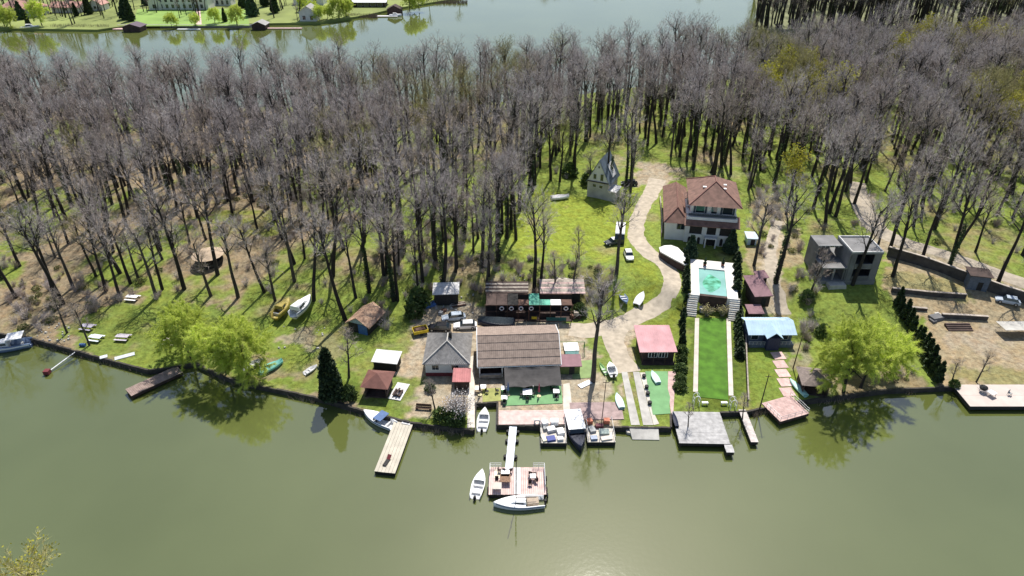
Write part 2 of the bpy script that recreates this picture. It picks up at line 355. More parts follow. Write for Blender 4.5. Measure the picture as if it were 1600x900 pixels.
for s, (h, cr, fb) in enumerate([(22, 4.8, .54), (24, 4.4, .6)]):
    addvar('ivy', *bare(41+s, h, cr, fb, ivy=900), M_BARK, M_TWIG, M_IVY)
addvar('olive', *bare(51, 20, 5.0, .42, tw=8), M_BARK, M_TWIGO)
addvar('bud', *bare(61, 19, 4.8, .4, leaf=.75, lsz=.45), M_BARK, M_TWIGO, M_BUD)
addvar('thin', *bare(71, 17, 3.0, .45, tw=7, n=(8, 5, 4)), M_BARKG, M_TWIG)
addvar('thin', *bare(72, 13, 2.6, .35, tw=7, n=(8, 5, 4)), M_BARKG, M_TWIGB)
KINDI = {}
for i, v in enumerate(VAR): KINDI.setdefault(v[0], []).append(i)
TLAB = {'grey': 'leafless tree with a rounded crown of pale grey twigs', 'brown': 'leafless tree with a rounded crown of brownish twigs',
        'ivy': 'leafless tree with dark green ivy climbing its trunk', 'olive': 'leafless tree with an olive tinted crown of twigs',
        'bud': 'tree with a crown of fresh yellow buds among the bare trees', 'thin': 'slim young leafless tree with a small narrow crown'}
PROTO = {}
def tree(i, x, y, sc=1.0, rz=0.0, z=None, label=None, group=None, scz=None):
    kind, w, c, l = VAR[i]; t = thing(kind if False else 'bare_tree', label or TLAB[kind], 'tree', (x, y, hz(x, y) if z is None else z), rz, group or ('leafless forest trees, '+kind))
    t.scale = (sc, sc, scz or sc)
    for nm, d in (('trunk', w), ('crown', c), ('leaves', l)):
        if d: o = bpy.data.objects.new(nm, d); COL.objects.link(o); o.parent = t
    return t
# forest: jittered grid, thinned by zones
CLEAR = [PP(s) for s in (
    '585,640 560,600 600,520 650,480 690,458 760,440 800,400 818,330 840,292 905,296 920,300 955,310 1000,280 990,262 1060,262 1165,285 1175,330 1180,420 1170,660 1000,680 600,660',
    '1165,300 1240,310 1270,360 1400,360 1400,440 1600,470 1720,520 1720,640 1160,660 1165,400', '-60,508 120,482 230,476 260,466 420,466 480,482 545,488 600,560 560,660 300,620 -60,560',
    '1325,290 1365,290 1390,365 1480,395 1610,430 1610,480 1390,440 1355,385', '905,225 1000,225 1060,250 1060,265 900,300')]
SPARSE = [PP(s) for s in ('-60,340 420,330 560,420 560,500 -60,520', '560,440 640,350 790,250 800,330 700,430 640,480', '1170,260 1600,270 1600,440 1170,330')]
R = random.Random(5); cand = []; ST = 5.0
for iy in range(int((300-85)/ST)+1):
    for ix in range(int(620/ST)):
        x = -310+ix*ST+R.uniform(-.46, .46)*ST+(ST/2 if iy % 2 else 0); y = 88+iy*ST+R.uniform(-.46, .46)*ST
        u = R.random(); k = R.random()
        if abs(x) > y*.80+18 or y > rear(x)-5 or y < ys(x)+6: continue
        A = (np.array([x]), np.array([y]))
        if any(inpoly(*A, p)[0] for p in CLEAR): continue
        if any(inpoly(*A, p)[0] for p in SPARSE[:1]) and u > .46: continue
        if inpoly(*A, SPARSE[1])[0] and u > .5: continue
        if inpoly(*A, SPARSE[2])[0] and u > .6: continue
        if u > (.93 if y > 150 else .72): continue
        cand.append((x, y, k, R.random(), R.random()))
def pick(k, x, y):
    n = float(vnoise(x, y, 22, 77)) 
    if x > 60 and y > 165 and n > .74: return R.choice(KINDI['bud']+KINDI['olive']*2)
    if n > .88: return KINDI['olive'][0]
    if k < .5: return R.choice(KINDI['grey'])
    if k < .72: return R.choice(KINDI['brown'])
    if k < .9: return R.choice(KINDI['ivy'])
    if k < .93: return KINDI['olive'][0]
    return R.choice(KINDI['thin'])
def stand(x, y):
    px = 800+x*FPX/((y-0)*math.cos(PITCH)+72*math.sin(PITCH))
    return 'beyond the round hut' if px < 460 else 'upslope of the blue hut' if px < 640 else 'behind the meadow' if px < 880 else 'behind the steep chalet' if px < 1020 else 'behind the villa' if px < 1200 else 'around the forest road'
cand.sort(key=lambda c: c[1]*c[1]+c[0]*c[0])
rest = []
for i, (x, y, k, a, b) in enumerate(cand):
    vi = pick(k, x, y); sc = (.70+.40*a)*(.93 if x < -40 else 1)
    if i < 214: tree(vi, x, y, sc, b*6.28, label=TLAB[VAR[vi][0]]+', '+stand(x, y), group='bare trees '+stand(x, y))
    else: rest.append((x, y, hz(x, y), vi, sc, b*6.28))
# far woods: opposite bank on the right, and beyond the lake
def farh(x, y): return 1.5
for k in range(1000):
    y = 374+R.random()**1.5*230; x0 = 128+(y-378)*.30; x = x0+R.random()*(y*.80+30-x0); 
    rest.append((x, y, 1.2, pick(R.random(), x, -y), .85+.35*R.random(), R.random()*6.28))
for k in range(420):
    y = 640+R.random()*110; x = -150+R.random()*560
    rest.append((x, y, 1.2, R.choice(KINDI['grey']+KINDI['brown']), .9+.4*R.random(), R.random()*6.28))
for k in range(150):
    y = 400+R.random()*55; x = -330+R.random()*180
    if -175 < x < -120 and y < 440: continue
    rest.append((x, y, 1.0, R.choice(KINDI['grey']+KINDI['brown']+KINDI['ivy']), .4+.4*R.random(), R.random()*6.28))
for k in range(260):
    y = 455+R.random()*160; x = -430+R.random()*330
    if y < 470+max(0, (x+120))*2: pass
    rest.append((x, y, 2.0, R.choice(KINDI['grey']+KINDI['brown']), .8+.35*R.random(), R.random()*6.28))
# instance sources live in a collection of their own that is not linked to the scene
def gn_scatter(name, meshes, pts, label=None):
    src = bpy.data.collections.new(name+'_sources')
    for i, m in enumerate(meshes):
        o = bpy.data.objects.new('%s_source_%02d' % (name, i), m); src.objects.link(o)
    me = bpy.data.meshes.new(name); me.from_pydata([p[:3] for p in pts], [], [])
    for nm, ty, vals in (('vi', 'INT', [p[3] for p in pts]), ('sc', 'FLOAT', [p[4] for p in pts]), ('rz', 'FLOAT', [p[5] for p in pts])):
        at = me.attributes.new(nm, ty, 'POINT'); at.data.foreach_set('value', vals)
    ob = bpy.data.objects.new(name, me); COL.objects.link(ob); ob['kind'] = 'stuff'
    if label: ob['label'] = label
    ng = bpy.data.node_groups.new(name, 'GeometryNodeTree'); ng.interface.new_socket('Geometry', in_out='INPUT', socket_type='NodeSocketGeometry'); ng.interface.new_socket('Geometry', in_out='OUTPUT', socket_type='NodeSocketGeometry')
    N, L = ng.nodes, ng.links; gi = N.new('NodeGroupInput'); go = N.new('NodeGroupOutput')
    ci = N.new('GeometryNodeCollectionInfo'); ci.inputs['Collection'].default_value = src; ci.inputs['Separate Children'].default_value = True; ci.inputs['Reset Children'].default_value = True
    ip = N.new('GeometryNodeInstanceOnPoints'); ip.inputs['Pick Instance'].default_value = True
    def attr(nm, ty): a = N.new('GeometryNodeInputNamedAttribute'); a.data_type = ty; a.inputs['Name'].default_value = nm; return a.outputs['Attribute']
    cx = N.new('ShaderNodeCombineXYZ'); L.new(attr('rz', 'FLOAT'), cx.inputs['Z'])
    L.new(gi.outputs[0], ip.inputs['Points']); L.new(ci.outputs[0], ip.inputs['Instance']); L.new(attr('vi', 'INT'), ip.inputs['Instance Index'])
    L.new(cx.outputs[0], ip.inputs['Rotation']); L.new(attr('sc', 'FLOAT'), ip.inputs['Scale']); L.new(ip.outputs[0], go.inputs[0])
    ob.modifiers.new('scatter', 'NODES').node_group = ng
    return ob
def joined(name, parts):
    vs, fs, mi, ms = [], [], [], []
    for k, me in enumerate(parts):
        o = len(vs); vs += [tuple(v.co) for v in me.vertices]; fs += [tuple(i+o for i in p.vertices) for p in me.polygons]; mi += [k]*len(me.polygons); ms.append(me.materials[0])
    m = bpy.data.meshes.new(name); m.from_pydata(vs, [], fs)
    for a in ms: m.materials.append(a)
    m.polygons.foreach_set('material_index', mi); return m
JV = [joined('forest_tree', [m for m in v[1:] if m]) for v in VAR]
forest = gn_scatter('forest', JV, rest); tag(forest, 'distant leafless wood reaching back to the far water', 'forest')
forest['kind'] = 'stuff'

# far banks (ground only)
def sheet(name, poly, z, m):
    b = MB(); b.add([(x, y, z) for x, y in poly], [tuple(range(len(poly)))]); o = b.build(name, m); o['kind'] = 'structure'; return o

# ------------------------------------------------------------------ planted trees and shrubs
def wp(t, name, mb, m, parent=None, smooth=False, kind=None, label=None):   # part given in world coordinates
    o = mb.build(name, m, parent or t, smooth, label, kind); l = t.location
    if parent is None or parent is t:
        for v in o.data.vertices: v.co -= l
    else:
        for v in o.data.vertices: v.co -= l
    return o
def willow_parts(seed, h, cr, tw=42):
    R = random.Random(seed); wood, crown = MB(), MB(); cfg = dict(n=(11, 7, 5), ang=((30, 68), (25, 65), (25, 70)), len=(cr*.9, cr*.5, cr*.28), fb=.18, tw=tw, tl=.85, twd=.075, up=.0, tup=-.15)
    grow(R, wood, crown, Vector((0, 0, -.4)), Vector((R.uniform(-.2, .2), R.uniform(-.1, .1), 1)).normalized(), h*.8, h*.022+.05, 0, cfg, [])
    return wood.mesh('willow_trunk', M_BARK, True), crown.mesh('willow_crown', M_WILLOW)
WIL = [willow_parts(3, 11.5, 5.6, 80), willow_parts(4, 10.5, 5.4, 80), willow_parts(8, 14.5, 6.8, 105)]
def willow(k, p, sc, rz, label, group=None, scz=None):
    t = thing('willow_tree', label, 'tree', p, rz, group); t.scale = (sc, sc, scz or sc)
    for nm, d in zip(('trunk', 'crown'), WIL[k]): o = bpy.data.objects.new(nm, d); COL.objects.link(o); o.parent = t
    return t
willow(0, G(301, 563), .86, .3, 'yellow green willow beside the inner end of the wooden pier')
willow(1, G(354, 583), .9, 1.6, 'yellow green willow with a thin leaning trunk at the water, between two willows')
willow(0, G(386, 586), .9, 2.9, 'yellow green willow next to the grey dinghy on the bank')
willow(2, G(1318, 613), .84, .2, 'large round yellow green willow behind the dark roofed gazebo')
w2 = willow(1, G(1345, 606), 1.0, 4.2, 'yellow green willow with leaning trunk beside the diagonal evergreen hedge'); w2.rotation_euler = (-.3, .38, 4.2); w2.rotation_mode = 'XYZ'; w2.rotation_euler = (Matrix.Rotation(.38, 3, 'Y') @ Matrix.Rotation(-.32, 3, 'X') @ Matrix.Rotation(4.2, 3, 'Z')).to_euler()
def evergreen(seed, h, r, n, sz, m, prof=1.0):
    R = random.Random(seed); lf, wd = MB(), MB(); wd.tube([(0, 0, -.2), (0, 0, h*.8)], .09, 5, .03)
    for k in range(n):
        t = R.random()**1.25; rr = r*min(1, t*9+.45)*(1-t)**(.75*prof)*(.72+.3*R.random()); a = R.uniform(0, 6.28)
        leafq(lf, R, Vector((rr*math.cos(a), rr*math.sin(a), .15+t*h)), sz*(.7+.6*R.random()), .9)
    return wd.mesh('evergreen_trunk', M_BARK), lf.mesh('evergreen_foliage', m)
EVG = {'thuja': evergreen(1, 3.2, .75, 700, .34, M_THUJA), 'bigthuja': evergreen(2, 9.5, 2.0, 2600, .6, M_THUJA, .8), 'pine': evergreen(3, 6.5, 2.1, 1500, .7, M_PINE, 1.1), 'bush': evergreen(5, 1.7, 1.3, 520, .36, M_LEAF, .55)}
def evg(kind, p, label, sc=1.0, cat='evergreen', name='evergreen_tree', group=None, rz=0, scz=None):
    t = thing(name, label, cat, p, rz, group); t.scale = (sc, sc, scz or sc)
    for nm, d in zip(('trunk', 'foliage'), EVG[kind]): o = bpy.data.objects.new(nm, d); COL.objects.link(o); o.parent = t
    return t
evg('bigthuja', G(520, 622), 'tall dark columnar cypress at the shore beside the brown pavilion')
R = random.Random(12)
for i in range(12):
    a = i/11; evg('thuja', G(1402+62*a+R.uniform(-2, 2), 478+118*a), 'dark thuja in the diagonal hedge by the yellow green willows', R.uniform(.9, 1.35), 'hedge plant', 'thuja', 'thujas of the diagonal hedge', R.uniform(0, 6))
for i in range(13):
    a = i/12; evg('thuja', G(1152+4*a+R.uniform(-1, 1), 470+88*a), 'dark thuja in the row between the lawn and the blue house', R.uniform(.95, 1.25), 'hedge plant', 'thuja', 'thujas along the lawn', R.uniform(0, 6), R.uniform(.55, .8))
for i in range(10):
    a = i/9; evg('thuja' if i < 5 else 'bush', G(1068-6*a+R.uniform(-1, 1), 478+130*a), 'green bush in the strip between the lawn and the pink roofed house', R.uniform(.8, 1.05), 'shrub', 'garden_bush', 'bushes along the garden strip', R.uniform(0, 6), R.uniform(.5, .75))
for i in range(6):
    evg('thuja', G(1070+R.uniform(-2, 3), 412+11*i), 'small thuja along the side of the pool terrace facing the drive', R.uniform(.9, 1.3), 'hedge plant', 'thuja', 'thujas beside the pool drive side', R.uniform(0, 6), R.uniform(.5, .9))
for i in range(6):
    evg('thuja', G(1151+R.uniform(-1, 2), 408+11*i), 'small thuja along the side of the pool terrace facing the brown sheds', R.uniform(1.0, 1.4), 'hedge plant', 'thuja', 'thujas beside the pool shed side', R.uniform(0, 6), R.uniform(.6, .95))
evg('pine', G(1078, 401), 'green pine in front of the villa next to the white rounded garage', .72); evg('pine', G(1140, 395), 'blue green pine growing against the villa loggia', .78, rz=2)
for i, (x, y, l) in enumerate([(690, 655, 'green bush at the water below the blossoming shrub'), (672, 610, 'dark round bush beside the white walled house'), (712, 661, 'dense olive bush beside the boat notch at the waterline'), (545, 622, 'green bush between the cypress and the brown pavilion'), (655, 478, 'large green bush above the yellow skip'), (648, 495, 'green shrub tight behind the yellow skip'), (920, 288, 'green shrub at the foot of the steep roofed house'), (890, 275, 'green thicket in the trees near the steep roofed house'), (905, 492, 'dark green bush at the end of the dark bar shelter'), (1285, 525, 'yellowish bush under the large round willow'), (1260, 470, 'brown green bush below the concrete shell'), (1490, 604, 'small bush at the corner of the concrete deck')]):
    evg('bush', G(x, y), l, (1.1, .75, 1.3, 1.2, 2.0, 1.5, 1.8, 1.8, 1.3, 1.2, 1.2, .7)[i], 'shrub', 'leafy_shrub', None, i)
def twigbush(seed, h, r, n, m, lf=None, lm=None):
    R = random.Random(seed); w, f = MB(), MB()
    for k in range(n):
        a = R.uniform(0, 6.28); p = Vector((R.uniform(-.25, .25)*r, R.uniform(-.25, .25)*r, 0)); v = Vector((math.cos(a)*R.random()*r, math.sin(a)*R.random()*r, h*R.uniform(.5, 1)))
        twig(w, R, p, v.normalized(), v.length, .07)
        for j in range(5):
            q = p+v*R.uniform(.35, 1); d = (v.normalized()+rdir(R)*.8).normalized(); twig(w, R, q, d, h*.28, .045)
            if lf and R.random() < lf: leafq(f, R, q+d*h*.2, .22)
    return w, f
w_, f_ = twigbush(2, 4.2, 2.4, 260, M_TWIGB, .9)
t = thing('blossom_shrub', 'white blossoming shrub in the yard near the water', 'shrub', G(716, 652)); w_.build('branches', M_TWIGB, t); f_.build('blossom', M_BLOSSOM, t)
# undergrowth nobody could count
BU = [twigbush(21, 1.8, 1.3, 60, M_TWIGB)[0].mesh('undergrowth', M_TWIGB), twigbush(22, 2.4, 1.4, 55, M_TWIG)[0].mesh('undergrowth', M_TWIG)]
BU += [joined('undergrowth', [twigbush(23, 1.4, 1.2, 40, M_TWIGO)[0].mesh('u', M_TWIGO), evergreen(9, .7, 1.2, 110, .28, M_LEAF, .5)[1]])]
pts = []; R = random.Random(33)
UND = [PP(s) for s in ('700,400 960,415 950,480 905,470 760,455 640,480 640,440', '1240,360 1280,480 1260,560 1235,480 1225,380', '0,440 160,430 200,470 60,520 0,515', '1400,560 1440,590 1400,606 1310,615', '1165,285 1230,300 1200,420 1180,400', '560,430 660,360 780,260 800,310 690,440 620,480', '250,280 520,260 600,330 400,330')]
for k in range(7600):
    y = R.uniform(85, 250); x = R.uniform(-1, 1)*(y*.8+10); A = (np.array([x]), np.array([y]))
    if y < ys(x)+2 or y > rear(x)-6: continue
    ins = any(inpoly(*A, p)[0] for p in UND)
    if not ins and (R.random() > .13 or any(inpoly(*A, p)[0] for p in CLEAR)): continue
    pts.append((x, y, hz(x, y), R.choice((0, 0, 1, 1, 2)) , R.uniform(.4, 1.05), R.uniform(0, 6.28)))
un = gn_scatter('undergrowth', BU, pts); tag(un, 'low brown and green scrub scattered under the trees', 'undergrowth')
# trees standing singly in the clearings (base pixel, variant kind, height scale)
SING = [(926, 596, 'thin', 0, 1.3, 'tall slim bare tree rising between the playground and the pink deck'), (963, 428, 'thin', 0, 1.15, 'tall thin bare tree on the meadow edge beside the dark car'), (835, 452, 'grey', 1, .95, 'large bare tree behind the bar shelter, by the meadow'), (868, 464, 'thin', 1, .8, 'small bare tree right behind the green roofed bar shelter'), (692, 446, 'ivy', 1, 1.0, 'thick dark trunk beside the dark tarpaulin shed'),
    (1212, 442, 'ivy', 0, 1.05, 'big dark leaning tree beside the track to the concrete shell'), (1332, 445, 'grey', 2, 1.05, 'dark tree in front of the concrete shell'), (1395, 432, 'grey', 0, .95, 'bare tree beside the concrete shell on the terrace side'), (1178, 415, 'thin', 0, 1.0, 'slim dark tree between the pool and the track'), (1262, 465, 'thin', 1, .85, 'thin bare tree before the concrete shell near the track'), (1228, 335, 'bud', 0, .8, 'yellow budding tree next to the track above the concrete shell'),
    (288, 452, 'grey', 1, 1.0, 'stout bare tree behind the willows, near the round hut'), (245, 465, 'thin', 0, 1.05, 'thin bare tree beside the white topped table under the slope'), (165, 455, 'brown', 1, .9, 'brownish bare tree on the leaf litter above the lawn tables'), (372, 465, 'thin', 0, 1.1, 'slim bare tree between the round hut and the willows'), (330, 462, 'thin', 1, 1.2, 'slender bare tree just below the round hut'),
    (540, 500, 'grey', 3, .95, 'tall bare tree beside the white and blue cabin boat ashore'), (490, 470, 'brown', 0, .9, 'bare tree behind the white and blue cabin boat ashore'), (615, 470, 'ivy', 0, .95, 'ivy clad tree standing over the blue walled hut'), (600, 430, 'grey', 0, 1.0, 'bare tree upslope from the blue walled hut'), (460, 440, 'thin', 0, 1.1, 'slim bare tree upslope from the yellow boat'), (430, 470, 'thin', 1, 1.1, 'short bare tree beside the yellow boat ashore'),
    (140, 540, 'thin', 1, .7, 'small bare tree on the lawn by the dark tables'), (105, 520, 'thin', 1, .75, 'scrubby bare tree at the stony bank corner'), (1525, 597, 'thin', 1, .5, 'small dead tree behind the concrete deck'), (1486, 601, 'thin', 1, .45, 'forked dead stump tree at the end of the hedge'), (545, 590, 'thin', 1, .8, 'pale bare sapling between the cypress and the pavilions'), (680, 640, 'thin', 1, .5, 'small orchard tree on the lawn by the white walled house'), (1075, 668, 'thin', 1, .38, 'small bare sapling at the edge of the grey dock'), (1160, 655, 'thin', 1, .4, 'bent bare sapling where the narrow jetty meets the bank'), (985, 300, 'thin', 0, .9, 'slim bare tree on the meadow before the steep roofed house'), (905, 405, 'thin', 1, .6, 'small crooked bare tree in the rough grass'), (845, 446, 'grey', 2, .9, 'bare tree leaning beside the large one behind the bar'), (712, 425, 'brown', 1, .85, 'brownish tree on the litter upslope of the dark store'), (752, 410, 'grey', 3, .85, 'tall bare tree on the rough slope above the covered boat'), (725, 372, 'ivy', 1, .85, 'ivy clad tree at the rough edge of the meadow'), (785, 365, 'grey', 0, .9, 'spreading bare tree at the corner of the meadow'), (812, 330, 'grey', 1, .85, 'bare tree where the meadow meets the wood'), (893, 455, 'thin', 1, .8, 'thin bare tree above the plank roofed shed'), (660, 440, 'grey', 1, .9, 'bare tree above the large green bush'), (1290, 350, 'grey', 3, .9, 'bare tree behind the concrete shell'), (1440, 405, 'grey', 0, .9, 'bare tree on the road edge above the terraces'), (1360, 420, 'thin', 0, 1.0, 'slim tree against the wall of the concrete shell'), (1560, 440, 'grey', 1, .9, 'bare tree over the dark wall beside the silver car'), (740, 395, 'thin', 0, .8, 'thin bare tree on the rough slope behind the parked cars'), (760, 440, 'thin', 1, .8, 'thin bare tree right behind the dark covered boat'), (1390, 390, 'brown', 0, .9, 'brownish tree at the corner of the long dark wall'), (1480, 425, 'ivy', 1, .9, 'dark tree by the small grey outbuilding')]
for x, y, kd, j, sc, lb in SING:
    p = G(x, y); tree(KINDI[kd][j], p[0], p[1], sc, x*1.7, label=lb, group='single bare trees around the plots')
M_PALE = mat('twigs_pale', (.55, .50, .22), .85, .2, .4)
near = bare(91, 17.2, 5.4, .4, tw=26, leaf=.25, lsz=.25)
t = thing('bare_tree', 'pale yellowish budding treetop rising from the near bank at the corner', 'tree', (-48.8, 41.8, .8), 1.0)
near[0].build('trunk', M_BARKG, t, True); near[1].build('crown', M_PALE, t); near[2].build('leaves', M_BUD, t)
nb = sheet('near_bank', [(-160, -40), (-20, -40), (-30, 20), (-40, 42), (-55, 46), (-85, 45), (-160, 50)], .8, mat('near_bank_grass', (.16, .17, .07), .95, .4, .3))

# ------------------------------------------------------------------ far shore
M_FARG = mat('far_grass', (.22, .26, .075), .95, .3, .05); M_FARL = mat('far_lawn', (.20, .31, .07), .95, .15, .1)
fs = [(-900, 372), (-300, 377), (-215, 371), (-205, 381), (-165, 384), (-104, 390), (-82, 412), (-69, 432), (-40, 462), (10, 530), (80, 640), (90, 1400), (-900, 1400)]
b = MB(); b.prism([(x, y) for x, y in fs], -1, 1.1); o = b.build('far_bank', M_FARG); o['kind'] = 'structure'
b = MB(); b.prism([(128, 372), (700, 385), (900, 1500), (260, 1500), (170, 520)], -1, 1.0); o = b.build('far_wood_bank', mat('far_litter', (.15, .16, .08), .95, .3, .1)); o['kind'] = 'structure'
b = MB(); b.prism([(-260, 620), (520, 640), (700, 1500), (-260, 1500)], -1, 1.0); o = b.build('far_opposite_bank', MATS['far_litter']); o['kind'] = 'structure'
M_WHITE = mat('white_plaster', (.72, .71, .68), .8, .08, .6); M_PINKR = mat('roof_pink_tile', (.48, .27, .22), .85, .2, 1.0); M_REDR = mat('roof_red_brown', (.20, .088, .07), .8, .2, 1.2)
M_GLASS = glassy('window_glass'); M_GREYR = mat('roof_grey', (.28, .27, .26), .85, .25, 1.0); M_CONC = mat('concrete', (.46, .44, .40), .9, .2, .8); M_DARKW = mat('dark_wood', (.065, .042, .035), .85, .35, 1.0)
M_WOOD = mat('weathered_wood', (.37, .32, .27), .85, .3, 1.6); M_PINKW = mat('pinkish_wood', (.55, .38, .345), .8, .25, 1.2); M_LGREY = mat('grey_boards', (.62, .61, .60), .8, .2, 1.5); M_BLACK = mat('black_rubber', (.012, .012, .013), .7, .3); M_STEEL = mat('galvanised_steel', (.5, .52, .54), .45, .1, metal=.6)
M_WP = mat('white_paint', (.80, .80, .79), .4, .05); M_DARK_AND_SHADE = mat('dark_parts_and_shade', (.03, .028, .026), .9, .3)  # near-black for dark parts, also for shade coloured into openings
def gable_house(name, label, cat, x0, x1, y0, y1, z0, ze, zr, mw, mr, axis='x', ov=.5, wins=(), hip=0.0, group=None, wz=None):
    t = thing(name, label, cat, ((x0+x1)/2, (y0+y1)/2, z0), 0, group)
    w = MB(); w.box((x0+x1)/2, (y0+y1)/2, z0-.3, x1-x0, y1-y0, ze-z0+.3)
    if axis == 'x' and not hip:
        ym = (y0+y1)/2
        for x in (x0+.1, x1-.1): w.prism([(x-.1, y0), (x+.1, y0), (x+.1, y1), (x-.1, y1)], ze-.01, ze); w.add([(x-.09, y0, ze), (x+.09, y0, ze), (x+.09, y1, ze), (x-.09, y1, ze), (x-.09, ym, zr-.15), (x+.09, ym, zr-.15)], [(0, 1, 5, 4), (2, 3, 4, 5), (0, 4, 3), (1, 2, 5)])
    elif not hip:
        xm = (x0+x1)/2
        for y in (y0+.1, y1-.1): w.add([(x0, y-.09, ze), (x0, y+.09, ze), (x1, y+.09, ze), (x1, y-.09, ze), (xm, y-.09, zr-.15), (xm, y+.09, zr-.15)], [(0, 1, 5, 4), (2, 3, 4, 5), (0, 4, 3), (1, 2, 5)])
    wp(t, 'wall', w, mw); r = MB(); a, b_, c, d = x0-ov, x1+ov, y0-ov, y1+ov; ze2 = ze-.12
    if axis == 'x':
        ym = (c+d)/2; h0, h1 = a+hip, b_-hip
        r.slab([(a, c, ze2), (b_, c, ze2), (h1, ym, zr), (h0, ym, zr)], .14); r.slab([(b_, d, ze2), (a, d, ze2), (h0, ym, zr+.005), (h1, ym, zr+.005)], .14)
        if hip: r.add([(a, c, ze2), (h0, ym, zr), (a, d, ze2), (b_, c, ze2), (b_, d, ze2), (h1, ym, zr)], [(0, 1, 2), (3, 4, 5)])
    else:
        xm = (a+b_)/2; h0, h1 = c+hip, d-hip
        r.slab([(a, d, ze2), (a, c, ze2), (xm, h0, zr), (xm, h1, zr)], .14); r.slab([(b_, c, ze2), (b_, d, ze2), (xm, h1, zr+.005), (xm, h0, zr+.005)], .14)
        if hip: r.add([(a, c, ze2), (b_, c, ze2), (xm, h0, zr), (a, d, ze2), (xm, h1, zr), (b_, d, ze2)], [(0, 1, 2), (3, 4, 5)])
    wp(t, 'roof', r, mr)
    for (wx, wz_, ww, wh) in wins: window(t, wx, y0, wz_, ww, wh)
    return t
def window(t, wx, y, wz, ww, wh, n=2, fm=None):
    f = MB(); fm = fm or M_WP; f.box(wx, y-.03, wz-wh/2-.06, ww+.12, .08, .06); f.box(wx, y-.03, wz+wh/2, ww+.12, .08, .06); f.box(wx-ww/2-.03, y-.03, wz-wh/2, .06, .08, wh); f.box(wx+ww/2+.03, y-.03, wz-wh/2, .06, .08, wh)
    fo = wp(t, 'window', f, fm)
    for k in range(n): g = MB(); g.box(wx-ww/2+(k+.5)*ww/n, y-.015, wz-wh/2, ww/n-.06, .04, wh); wp(t, 'pane', g, M_GLASS, fo)
def fx(px, py, z=1.1): return Z(px, py, z)
p = fx(30, 27); gable_house('house', 'far house with broad pink tiled hip roof across the lake', 'house', p[0]-10, p[0]+10, p[1], p[1]+12, 1.1, 5.5, 9, M_WHITE, M_PINKR, 'x', 1, [(p[0]-5, 3.5, 2, 1.6), (p[0]+4, 3.5, 2, 1.6)], hip=5)
p = fx(104, 20); gable_house('house', 'far low house with long pale orange roof across the lake', 'house', p[0]-8, p[0]+8, p[1], p[1]+9, 1.1, 4.2, 6.6, M_WHITE, M_PINKR, 'x', 1, [(p[0], 3, 2, 1.4)])
p = fx(150, 17); gable_house('house', 'small far house with pink gable roof among dark conifers', 'house', p[0]-4, p[0]+4, p[1], p[1]+8, 1.1, 4.5, 7.5, M_WHITE, M_PINKR, 'y', .6, [(p[0], 3, 1.5, 1.4)])
p = fx(292, 15); gable_house('villa', 'long white far villa with many tall windows above the lawn', 'villa', p[0]-20, p[0]+13, p[1], p[1]+12, 1.1, 8.2, 11, M_WHITE, M_GREYR, 'x', .6, [(p[0]-18+k*3.4, zz, 1.6, 2.1) for k in range(9) for zz in (2.9, 6.3)], hip=4)
p = fx(248, 15); gable_house('wing_house', 'white gabled far annex with a teal awning beside the long villa', 'house', p[0]-5, p[0]+2.2, p[1]-1, p[1]+8, 1.1, 6, 8.5, M_WHITE, M_GREYR, 'y', .3, [(p[0]-1.5, 3, 2.2, 2.2)])
p = fx(325, 9); gable_house('garden_house', 'pale far arcade building beside the garden walk', 'house', p[0]-5, p[0]+14, p[1], p[1]+8, 1.1, 5.4, 7.5, M_WHITE, M_GREYR, 'x', .4, [(p[0]-3+k*3, 3, 1.4, 2.4) for k in range(6)])
p = fx(207, 46); gable_house('boathouse', 'far dark purple boathouse at the water before the villa lawn', 'boathouse', p[0]-4.5, p[0]+4.5, p[1]-1, p[1]+6, -.2, 2.6, 4.0, M_DARKW, mat('roof_purple', (.12, .085, .11), .8), 'y', .5)
p = fx(405, 43); gable_house('boathouse', 'far dark boathouse with pale gable beside the beige boat stairs', 'boathouse', p[0]-3.5, p[0]+3.5, p[1]-1, p[1]+6, -.2, 2.6, 4.2, M_DARKW, M_GREYR, 'y', .5)
p = fx(616, 20); gable_house('boathouse', 'small dark far boathouse by the pontoon', 'boathouse', p[0]-4, p[0]+4, p[1], p[1]+6, -.2, 3, 5, M_DARKW, M_DARKW, 'y', .4)
p = fx(481, 34); gable_house('house', 'far grey and white lakeside cottage beside the boat slip', 'house', p[0]-4.5, p[0]+4.5, p[1]+1, p[1]+10, 1.1, 6, 9, M_WHITE, M_GREYR, 'y', .8, [(p[0]-2, 3, 1.6, 2), (p[0]+2, 3, 1.6, 2)])
p = fx(485, 8); gable_house('house', 'far white house with flat grey roof behind yellow willows', 'house', p[0]-10, p[0]+8, p[1], p[1]+10, 1.1, 5, 6.5, M_WHITE, M_LGREY, 'x', .6, [(p[0]-4, 3.2, 2, 1.6), (p[0]+3, 3.2, 2, 1.6)])
p = fx(578, 11); gable_house('house', 'long low far house with white roof and dark glazed front', 'house', p[0]-11, p[0]+9, p[1], p[1]+10, 1.1, 4, 5.2, M_DARKW, M_WP, 'x', 1.2, [(p[0]-6+k*4, 2.6, 3, 2) for k in range(4)])
